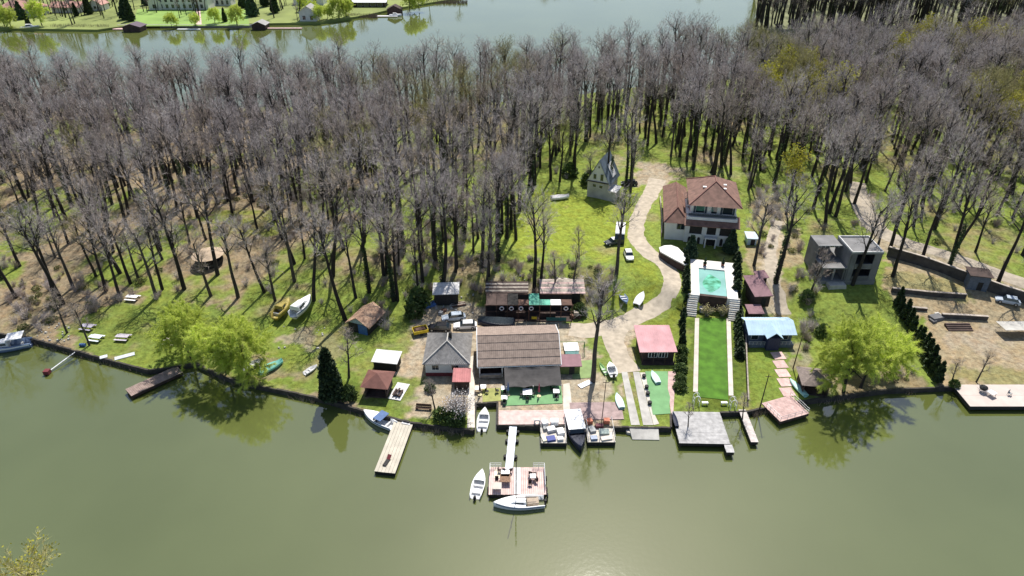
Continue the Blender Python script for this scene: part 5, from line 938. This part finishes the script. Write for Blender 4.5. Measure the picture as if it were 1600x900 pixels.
boat('pale turquoise rowing boat lying on the green carpet', Vector(G(1023, 592)), math.radians(101), 3.2, 1.2, .5, M_LTURQ, M_LTURQ, 0, motor=False, name='rowing_boat', tarp=M_LTURQ, cover=.12)
boat('mint green flat punt beside the slab path', Vector(G(1246, 608)), math.radians(106), 4.4, 1.1, .5, mat('mint_paint', (.40, .66, .56), .5), M_LTURQ, .15, motor=False, name='punt', tarp=mat('mint_paint', (.4, .66, .56), .5), cover=.05)
boat('white jet boat on a small trailer beside the dirt track', Vector(G(955, 583))+Vector((0, 0, .35)), math.radians(95), 3.4, 1.7, .7, M_WP, M_WP, .45, screen=True, motor=True, bench=1)
boat('green canoe lying in the grass next to the white jet boat', Vector(G(942, 578)), math.radians(105), 3.2, .8, .4, mat('green_canoe', (.22, .38, .16), .5), M_LGREY, 0, motor=False, bench=2, name='canoe')
boat('narrow navy kayak on the side of the broad grey dock', (25.4, 79.4, .98), math.radians(90), 3.4, .7, .35, M_NAVY, M_NAVY, 0, motor=False, name='kayak', tarp=M_NAVY, cover=.08)
boat('white boat moored at the far grey pontoon', Z(618, 26, -.2), 0.1, 7, 2.5, 1.2, M_WP, M_WP, .5, cabin=(.3, .7, .7, .8)); boat('white cabin boat moored by the reeds on the far shore', Z(48, 46, -.2), .4, 9, 3, 1.5, M_WP, M_WP, .5, cabin=(.3, .7, .7, 1.2))
# work rafts full of gear
def workraft(label, loc, L, W, rz, items):
    t = thing('work_raft', label, 'raft', loc, rz); MB().box(0, 0, -.7, L, W, .68).build('float', M_DARK_AND_SHADE, t); planks(L, W, M_PAVE, t, 'x', 8)
    for nm, x, y, sx, sy, sz, m in items: MB().box(x, y, .07, sx, sy, sz, (x*7) % .3).build(nm, m, t)
    b = MB(); [b.tube([(x, y, 0), (x, y, 1.1)], .04, 5) for x in (-L/2+.1, L/2-.1) for y in (-W/2+.1, 0, W/2-.1)]; [b.tube([(x, -W/2+.1, 1.05), (x, W/2-.1, 1.05)], .035, 5) for x in (-L/2+.1, L/2-.1)]; b.build('rail', M_LGREY, t); return t
M_ORG = mat('orange_seat', (.55, .17, .09), .6, .1)
workraft('work raft heaped with white boxes and a blue tarpaulin', (6.3, 77.0, .75), 3.9, 4.6, 0, [('crate', -1.2, 1.6, .9, .8, .7, M_WP), ('crate', .3, 1.7, 1.2, .9, .9, M_WP), ('crate', -.3, .4, 1.3, 1.0, .5, M_LGREY), ('tarpaulin', -.4, -1.5, 1.3, 1.0, .3, mat('royal_tarp', (.03, .05, .24), .6)), ('box', 1.1, -.2, 1.0, 1.2, .6, M_WP), ('box', 1.0, -1.6, .9, .7, .4, M_LGREY), ('plank_pile', -1.5, -1.4, .6, 1.4, .25, mat('cream_mat', (.72, .66, .5), .8)), ('cool_box', -1.3, .5, .4, .6, .5, M_GREYB)])
workraft('cluttered work raft with two orange seats and grey crates', (13.5, 77.2, .75), 4.2, 4.6, 0, [('seat', -1.5, 1.8, .9, .8, .7, M_ORG), ('seat', 1.2, 1.8, .9, .8, .8, M_ORG), ('crate', 0, .9, 1.2, .6, .5, mat('maroon_box', (.15, .04, .05), .7)), ('crate', -1.2, .2, .9, 1.2, .4, M_GREYB), ('crate', .6, -.3, 1.5, 1.1, .35, mat('green_grey_tarp', (.27, .33, .30), .7)), ('net_pile', .8, -1.6, 1.7, .8, .25, M_PAVE), ('box', -1.1, -1.6, 1.0, .8, .35, M_BLUEG)])
t = thing('gangway', 'thin metal boom jetty with a red float off the lawn with picnic tables', 'gangway', Z(120, 550, .5)); e_ = Vector(Z(74, 582, .3))-Vector(Z(120, 550, .5)); MB().tube([(0, 0, .2), tuple(e_)], .12, 5).build('boom', M_STEEL, t); MB().box(e_.x, e_.y, -.4, .9, .9, .7).build('float', M_REDB, t)
# ------------------------------------------------------------------ cars
def car(label, p, rz, paint, L=4.3, W=1.76, roofz=1.45, cab=(-.42, .22), rp=None, van=False):
    t = thing('parked_car', label, 'car', p, rz); b = MB(); H_ = .88 if not van else 1.0
    pr = [(-.5, .42, .62), (-.49, .28, .80), (-.42, .24, H_), (-.2, .24, H_+.02), (.1, .24, H_), (.24, .24, H_-.05), (.42, .25, H_-.16), (.485, .3, H_-.30), (.5, .4, .55)]
    for u, z0, z1 in pr:
        w = W/2*(1-.16*max(0, abs(u)-.36)/.14); b.v += [(u*L, -w*.93, z0), (u*L, -w, (z0+z1)/2), (u*L, -w*.9, z1), (u*L, w*.9, z1), (u*L, w, (z0+z1)/2), (u*L, w*.93, z0)]
    for i in range(len(pr)-1):
        for k in range(6): b.f.append((i*6+k, (i+1)*6+k, (i+1)*6+(k+1) % 6, i*6+(k+1) % 6))
    b.f.append(tuple(range(6))); b.f.append(tuple((len(pr)-1)*6+k for k in range(5, -1, -1))); b.build('body', paint, t, False)
    c0, c1 = cab; w0, w1 = W*.45, W*.36; x0, x1 = c0*L, c1*L; r0, r1 = x0+L*.10, x1-L*.13
    if van: r0, r1 = x0+.12, x1-.35
    g = MB(); g.hull8([(x0, -w0, H_-.03), (x1, -w0, H_-.05), (x1, w0, H_-.05), (x0, w0, H_-.03), (r0, -w1, roofz-.05), (r1, -w1, roofz-.05), (r1, w1, roofz-.05), (r0, w1, roofz-.05)]); g.build('windows', M_GLASS, t)
    g = MB(); g.hull8([(r0-.03, -w1-.02, roofz-.06), (r1+.03, -w1-.02, roofz-.06), (r1+.03, w1+.02, roofz-.06), (r0-.03, w1+.02, roofz-.06), (r0+.06, -w1+.08, roofz), (r1-.06, -w1+.08, roofz), (r1-.06, w1-.08, roofz), (r0+.06, w1-.08, roofz)]); g.build('roof', rp or paint, t)
    for sx in (-.31, .31):
        for sy in (-1, 1): w = MB(); w.tube([(sx*L, sy*(W/2-.2), .33), (sx*L, sy*(W/2+.01), .33)], .33, 12); wh = w.build('wheel', M_BLACK, t); q = MB(); q.tube([(sx*L, sy*(W/2+.005), .33), (sx*L, sy*(W/2+.02), .33)], .19, 8); q.build('rim', M_STEEL, wh)
    for sy in (-1, 1): MB().box(L*.482, sy*W*.33, H_-.33, .1, .3, .13).build('headlight', M_LGREY, t); MB().box(-L*.486, sy*W*.34, .62, .06, .25, .14).build('tail_light', M_REDB, t)
    return t
M_CW = mat('white_car_paint', (.78, .78, .78), .25, .03, spec=.6); M_CB = mat('black_car_paint', (.015, .015, .018), .2, .1, spec=.7); M_CS = mat('silver_blue_paint', (.42, .48, .55), .25, .05, spec=.6); M_CG = mat('dark_grey_paint', (.05, .055, .06), .25, .1, spec=.6)
car('black estate car parked behind the white walled cottage', G(687, 515), math.radians(176), M_CB); car('white saloon car parked beside the restaurant corner', G(727, 512), math.radians(184), M_CW, 4.4); car('silver blue car parked behind the white saloon', G(709, 499), math.radians(190), M_CS, 4.6); car('small white car on the meadow beside the drive', G(982, 402), math.radians(-88), M_CW, 4.0); car('black car with white roof beside the camper van on the meadow', G(958, 381), math.radians(200), M_CG, 4.0, rp=M_CW); car('dark car parked in front of the steep roofed house', G(983, 289), math.radians(180), M_CB, 4.2); car('silver car parked below the long dark wall on the dirt lot', G(1573, 473), math.radians(155), M_CS, 4.2)
t = thing('camper_van', 'dark camper van with a long white roof parked on the meadow', 'van', G(968, 373), math.radians(-100)); b = MB()
b.hull8([(-3.2, -1.1, .35), (3.1, -1.1, .35), (3.1, 1.1, .35), (-3.2, 1.1, .35), (-3.2, -1.1, 1.5), (3.2, -1.1, 1.5), (3.2, 1.1, 1.5), (-3.2, 1.1, 1.5)]); b.build('body', M_CG, t); b = MB(); b.hull8([(-3.2, -1.1, 1.5), (3.2, -1.1, 1.5), (3.2, 1.1, 1.5), (-3.2, 1.1, 1.5), (-3.1, -1.0, 2.5), (2.6, -1.0, 2.5), (2.6, 1.0, 2.5), (-3.1, 1.0, 2.5)]); b.build('windows', M_GLASS, t); MB().box(-.25, 0, 2.5, 5.8, 2.1, .18, 0, .94).build('roof', M_CW, t)
for sx in (-2, 2):
    for sy in (-1, 1): MB().tube([(sx, sy*.85, .4), (sx, sy*1.12, .4)], .4, 12).build('wheel', M_BLACK, t)
t = thing('skip_trailer', 'yellow open trailer loaded with dark scrap behind the cottage yard', 'trailer', G(657, 521), .35); MB().box(0, 0, .5, 2.6, 1.7, .12).build('bed', M_DARK_AND_SHADE, t)
for x, y, sx, sy in ((0, -.85, 2.7, .08), (0, .85, 2.7, .08), (-1.33, 0, .08, 1.6), (1.33, 0, .08, 1.6)): MB().box(x, y, .55, sx, sy, .6).build('side_panel', mat('trailer_yellow', (.62, .46, .02), .6, .15), t)
MB().box(0, 0, .62, 2.3, 1.3, .5, .1, .7).build('load', M_RUST, t); [MB().tube([(.3*0, s_*.8, .3), (0, s_*.95, .3)], .3, 10).build('wheel', M_BLACK, t) for s_ in (-1, 1)]
# ------------------------------------------------------------------ furniture
def picnic(label, p, rz, mt, sc=1.0, group=None):
    t = thing('picnic_table', label, 'picnic table', p, rz, group, sc); MB().box(0, 0, .72, 2.4, .9, .06).build('table_top', mt, t)
    for s_ in (-1, 1): MB().box(0, s_*.85, .42, 2.4, .34, .05).build('bench', mt, t)
    for x in (-.85, .85): b = MB(); b.tube([(x, -.9, 0), (x, -.25, .72)], .05, 4); b.tube([(x, .9, 0), (x, .25, .72)], .05, 4); b.box(x, 0, .36, .07, 1.9, .06); b.build('leg_frame', M_DARKW, t)
    return t
M_LIL = mat('lilac_grey_boards', (.50, .46, .50), .8, .15)
picnic('white topped picnic table at the edge of the leaf litter', G(208, 468), -.15, M_WP); picnic('dark lilac picnic table next to the small bare tree', G(138, 514), -.2, mat('dark_lilac', (.33, .31, .37), .8)); picnic('pale blue white picnic table near the bank on the lawn', G(151, 531), -.2, mat('ice_blue', (.66, .73, .75), .7)); picnic('lilac grey picnic table out in the middle of the lawn', G(193, 530), -.1, M_LIL); picnic('pinkish grey picnic table in the shade of the willow', G(265, 537), -.15, mat('pink_grey', (.52, .44, .44), .8))
for px, py, lb, w_, l_ in ((162, 558, 'small pale board lying at the bank edge', 1.2, .9), (195, 557, 'long pale board lying at the bank edge', 3.2, 1.0)): b = MB(); b.box(0, 0, .02, w_, l_, .1); o = b.build('board', mat('pale_board', (.5, .53, .54), .8), None); o.location = G(px, py); o.rotation_euler.z = .5; tag(o, lb, 'board')
t = thing('barrel', 'blue barrel lying on the bank below the tables', 'barrel', G(130, 541)); b = MB(); b.tube([(-.5, 0, .3), (.5, 0, .3)], .3, 12); b.build('drum', M_BTARP, t); b = MB(); b.torus((.2, 0, .3), .31, .03, 'x', 12, 4); b.torus((-.2, 0, .3), .31, .03, 'x', 12, 4); b.build('hoops', M_NAVY, t)
t = dock('deck', 'white square deck beside the red brown pavilion', 'deck', (-18.6, 86.3, .98), 2.2, 4.2, math.radians(-14), M_LGREY, 'y', piles=False, dep=.15); t = thing('bench', 'dark slatted bench set standing on the white deck', 'bench', (-18.7, 85.6, 1.06), math.radians(-14))
for x in (-.5, .1, .6): MB().box(x, 0, .35 if x != .1 else .6, .3, 1.6, .06).build('slat', M_DARKW, t)
MB().box(.05, -.6, 0, 1.3, .08, .4).build('leg', M_DARKW, t); MB().box(.05, .6, 0, 1.3, .08, .4).build('leg', M_DARKW, t)
def table(label, p, mt=M_WP, s=.9, chairs=2, rz=0):
    t = thing('table', label, 'table', p, rz); MB().box(0, 0, .7, s, s, .05).build('table_top', mt, t); [MB().box(x*s*.42, y*s*.42, 0, .06, .06, .7).build('leg', M_STEEL, t) for x in (-1, 1) for y in (-1, 1)]
    return t
def chair(label, p, rz, m, group): 
    t = thing('chair', label, 'chair', p, rz, group); MB().box(0, 0, .42, .5, .5, .06).build('seat', m, t); MB().box(0, .24, .48, .5, .05, .5).build('backrest', m, t); [MB().box(x*.22, y*.22, 0, .05, .05, .42).build('leg', m, t) for x in (-1, 1) for y in (-1, 1)]; return t
TBL = [(747, 612, 'small white table at the far end of the worn turf'), (755, 610, 'white table on the worn turf by the notch stairs'), (788, 612, 'white table beside the closed blue parasol'), (788, 627, 'white table at the corner of the green terrace near the notch'), (824, 618, 'large white table in the middle of the green terrace'), (865, 604, 'white table by the shade net corner post'), (869, 617, 'white table at the path end of the green terrace')]
for x, y, l in TBL: table(l, Vector(G(x, y))+Vector((0, 0, .1)), M_WP, 1.5 if 'large' in l else 1.0)
for i, (x, y, r_, lb) in enumerate([(815, 620, 1.57, 'large table, notch side'), (833, 619, -1.57, 'large table, red parasol side'), (824, 611, 0, 'large table, net side'), (824, 626, 3.14, 'large table, deck side'), (761, 615, 1, 'worn turf edge'), (777, 614, 2, 'worn turf beside the path'), (788, 633, 0, 'table at the terrace corner'), (863, 611, 2, 'net corner table'), (870, 624, .5, 'path end table'), (789, 618, .2, 'blue parasol table')]):
    chair('black chair at the '+lb if 'worn' not in lb else 'black chair standing on the '+lb, Vector(G(x, y))+Vector((0, 0, .1)), r_, M_BLACK, 'black terrace chairs')
def parasol(label, p, m):
    t = thing('parasol', label, 'parasol', p); b = MB(); b.lathe([(.35, 0), (.35, .1), (.06, .14)], n=10); b.build('base', mat('yellowish_base', (.62, .55, .32), .8), t); MB().tube([(0, 0, .1), (0, 0, 2.7)], .03, 6).build('pole', M_STEEL, t); b = MB(); b.lathe([(.05, .9), (.2, 1.0), (.15, 1.6), (.09, 2.3), (.03, 2.75)], n=8); b.build('folded_canopy', m, t)
parasol('closed blue parasol on the green terrace', Vector(G(794, 618))+Vector((0, 0, .1)), mat('blue_parasol', (.10, .16, .33), .8)); parasol('closed red parasol on the green terrace', Vector(G(842, 620))+Vector((0, 0, .1)), mat('red_parasol', (.36, .06, .10), .8)); parasol('closed dark red parasol at the notch end of the terrace', Vector(G(750, 618))+Vector((0, 0, .1)), mat('maroon_parasol', (.12, .06, .06), .8))
z_ = .8
table('long brown table set for a meal on the raft', (RAFT[0]-1.7, RAFT[1]-.2, z_), mat('brown_top', (.2, .11, .06), .7, .5, 6), 1.5); table('white table on the raft behind the brown one', (RAFT[0]-1.7, RAFT[1]+.7, z_), M_WP, 1.2); table('white box table on the raft rail side', (RAFT[0]+2.2, RAFT[1]+.2, z_), M_WP, .8); table('pale table on the raft corner near the motorboat', (RAFT[0]-2.8, RAFT[1]-1.6, z_), M_PAVE, 1.2)
for i, (x, y) in enumerate([(-2.9, -.3), (-2.5, 1.5), (-1.8, 1.55), (-1.0, 1.55), (2.6, -.4), (1.8, -.9), (2.5, .9), (1.9, 1.0)]): chair('dark folding chair on the floating terrace raft', (RAFT[0]+x, RAFT[1]+y, z_), i*1.3, M_DARKW, 'chairs on the raft')
for i, (x, y) in enumerate([(1006, 590), (1010, 607), (1012, 617), (1015, 632)]): t = thing('plant_pot', 'dark round planter in the row beside the green carpet', 'planter', Vector(G(x, y)), 0, 'planters beside the carpet'); b = MB(); b.lathe([(.22, 0), (.36, .35), (.34, .6)], n=10); b.build('pot', M_BLACK, t)
t = thing('swing_frame', 'green playground swing frame with a white slide tower beside the restaurant', 'playground', G(893, 552)); b = MB()
for x in (-2.2, 2.2): b.tube([(x, -1.1, 0), (x, 0, 2.5), (x, 1.1, 0)], .06, 5)
b.tube([(-2.2, 0, 2.5), (2.2, 0, 2.5)], .06, 5); b.build('frame', mat('green_paint', (.12, .30, .10), .6), t)
for x in (-1, .8): b = MB(); b.tube([(x, 0, 2.45), (x, 0, .5)], .02, 4); b.box(x, 0, .45, .5, .25, .05); b.build('swing', M_RUST, t)
MB().box(0, 1.2, .3, 2.6, 2.4, .3, .05).build('bouncy_mat', M_WP, t); MB().box(0, -.6, .1, 2.4, .8, .5).build('sandbox', mat('teal_box', (.08, .20, .19), .7), t)
t = thing('pallet', 'white sheet lying on the earth between path and tall tree', 'sheet', G(914, 601), .6); MB().box(0, 0, .05, 2.4, 1.0, .12).build('sheet', M_WP, t)
t = thing('grill', 'black round grill standing on the concrete deck', 'grill', (77.3, 86.2, 1.05)); b = MB(); b.lathe([(.5, .55), (.62, .8), (.6, 1.0), (.3, 1.2)], n=12); b.build('bowl', M_BLACK, t); [MB().tube([(.3*math.cos(a), .3*math.sin(a), .6), (.5*math.cos(a), .5*math.sin(a), 0)], .04, 4).build('leg', M_STEEL, t) for a in (0, 2.1, 4.2)]
table('white folding table beside the black grill', (78.1, 85.2, 1.05), M_WP, 1.1, rz=.4); chair('grey folding chair on the concrete deck', (81.2, 85.3, 1.05), .5, M_GREYB, None)
for px, py, h, lb in ((1186, 642, 7.5, 'black utility pole on the grass beside the narrow jetty'), (1239, 576, 7, 'black utility pole between the blue house and dark pavilion'), (726, 655, 6, 'thin pole at the waterline of the cottage yard'), (940, 660, 8.5, 'thin black flagpole on the brownish deck')):
    t = thing('utility_pole', lb, 'pole', G(px, py)); MB().tube([(0, 0, -.3), (.1, 0, h)], .11 if 'util' in lb else .06, 6, .06).build('post', M_DARKW, t); MB().box(.1, 0, h-.5, .9, .07, .07).build('crossarm', M_DARKW, t)
MB_ = MB(); s = thing('lifebuoy', 'white lifebuoy leaning on the pink plank quay deck', 'lifebuoy', (3.9, 78.7, 1.35)); MB_.torus((0, 0, 0), .42, .12, 'y'); MB_.build('ring', M_BUOY, s); b = MB(); [b.torus((.42*math.cos(a), 0, .42*math.sin(a)), .135, .03, 'z', 8, 4) for a in (.8, 2.4, 3.9, 5.5)]; b.build('bands', M_GREYB, s)
for px, lb in ((1101, 'white bench on the grey dock near the garden arch'), (1131, 'white bench on the grey dock toward the narrow jetty')): t = thing('bench', lb, 'bench', Z(px, 632, 1.0)); MB().box(0, 0, .4, 1.0, .4, .08).build('seat', M_WP, t); [MB().box(x, 0, 0, .08, .35, .4).build('leg', M_WP, t) for x in (-.4, .4)]
# stones scattered on the bank
b = MB(); R = random.Random(4)
for i in range(90):
    px, py = R.choice([(R.uniform(55, 110), R.uniform(505, 535)), (R.uniform(430, 510), R.uniform(510, 545)), (R.uniform(690, 740), R.uniform(455, 490)), (R.uniform(800, 900), R.uniform(430, 455))]); p = G(px, py); s_ = R.uniform(.15, .5); b.box(p[0], p[1], p[2]-.1, s_, s_*R.uniform(.6, 1), s_*.8, R.uniform(0, 3), .7)
tag(b.build('rubble', M_CONC), 'pale rubble and stones strewn on the bank and slope', 'rubble', kind='stuff')

b = MB(); R = random.Random(14)
for i in range(1500):
    x = R.choice([R.uniform(-99, -64), R.uniform(-52, -24), R.uniform(-15, -6.2), R.uniform(50, 71), R.uniform(38, 42), R.uniform(82.5, 96)]); x += .8*math.sin(x*3); y = float(ys(x))-.35-abs(R.gauss(0, .35))
    if float(vnoise(x, 0, 3.0, 61)) < .45: continue
    twig(b, R, Vector((x, y, -.1)), (Vector((0, 0, 1))+rdir(R)*.45).normalized(), R.uniform(.4, 1.3), .07)
tag(b.build('reeds', M_REED), 'dry brown reeds and roots along the near waterline', 'reeds', kind='stuff')

# yard clutter
def junk(name, label, px, py, parts, rz=0.0):
    t = thing(name, label, name.replace('_', ' '), G(px, py), rz)
    for nm, x, y, z, sx, sy, sz, m in parts: MB().box(x, y, z, sx, sy, sz, x*1.3, .92).build(nm, m, t)
junk('timber_pile', 'pile of brown planks next to the dark store', 716, 476, [('beam', 0, k*.3-.6, .0, 3.0, .24, .25, M_WOOD if k % 2 else M_RUST) for k in range(5)], .3)
junk('crate_stack', 'stack of weathered crates at the end of the bar shelter', 900, 497, [('crate', -.6, 0, 0, 1.0, .9, .8, M_RUST), ('crate', .6, .1, 0, 1.0, .9, .8, M_DARKW), ('crate', 0, 0, .81, 1.0, .9, .7, M_WOOD)])
junk('tarpaulin_heap', 'blue tarpaulin thrown over boards below the dark store', 672, 478, [('cover', 0, 0, -.1, 2.2, 1.2, .8, M_BTARP), ('board', .9, -.9, -.05, 1.6, .5, .2, M_WOOD)], .5)
junk('scrap_heap', 'rusty scrap heap between the dark store and the silver blue car', 692, 487, [('sheet', 0, 0, -.1, 1.6, 1.0, .5, M_RUST), ('pipe', .5, .4, .1, 2.2, .2, .3, M_STEEL), ('box', -.9, -.3, -.1, .8, .8, .7, M_GREYB)], .9)
junk('board_stack', 'pale board stack on the rough slope above the plank roofed shed', 880, 437, [('board', 0, k*.35, 0, 2.8, .3, .18, M_PAVE) for k in range(3)], .2)
junk('garden_bench', 'brown plank seat on the grass by the blossoming shrub', 662, 640, [('seat', 0, 0, .35, 2.6, .5, .1, M_RUST), ('leg', -1.1, 0, -.1, .15, .4, .45, M_RUST), ('leg', 1.1, 0, -.1, .15, .4, .45, M_RUST), ('backrest', 0, .26, .5, 2.6, .08, .5, M_RUST)], -.1)
junk('concrete_block', 'pale concrete platform in front of the concrete shell', 1305, 446, [('platform', 0, 0, -.3, 3.6, 2.2, .9, M_CONC)], .05)
junk('rubble_pile', 'grey rubble pile at the lower retaining wall', 1462, 497, [('slab', 0, 0, -.2, 2.6, 1.6, .7, M_RAW), ('slab', 1.2, .6, -.2, 1.4, 1.0, .5, M_CONC), ('slab', -1.2, -.5, -.2, 1.2, 1.0, .4, M_RAW)], .3)
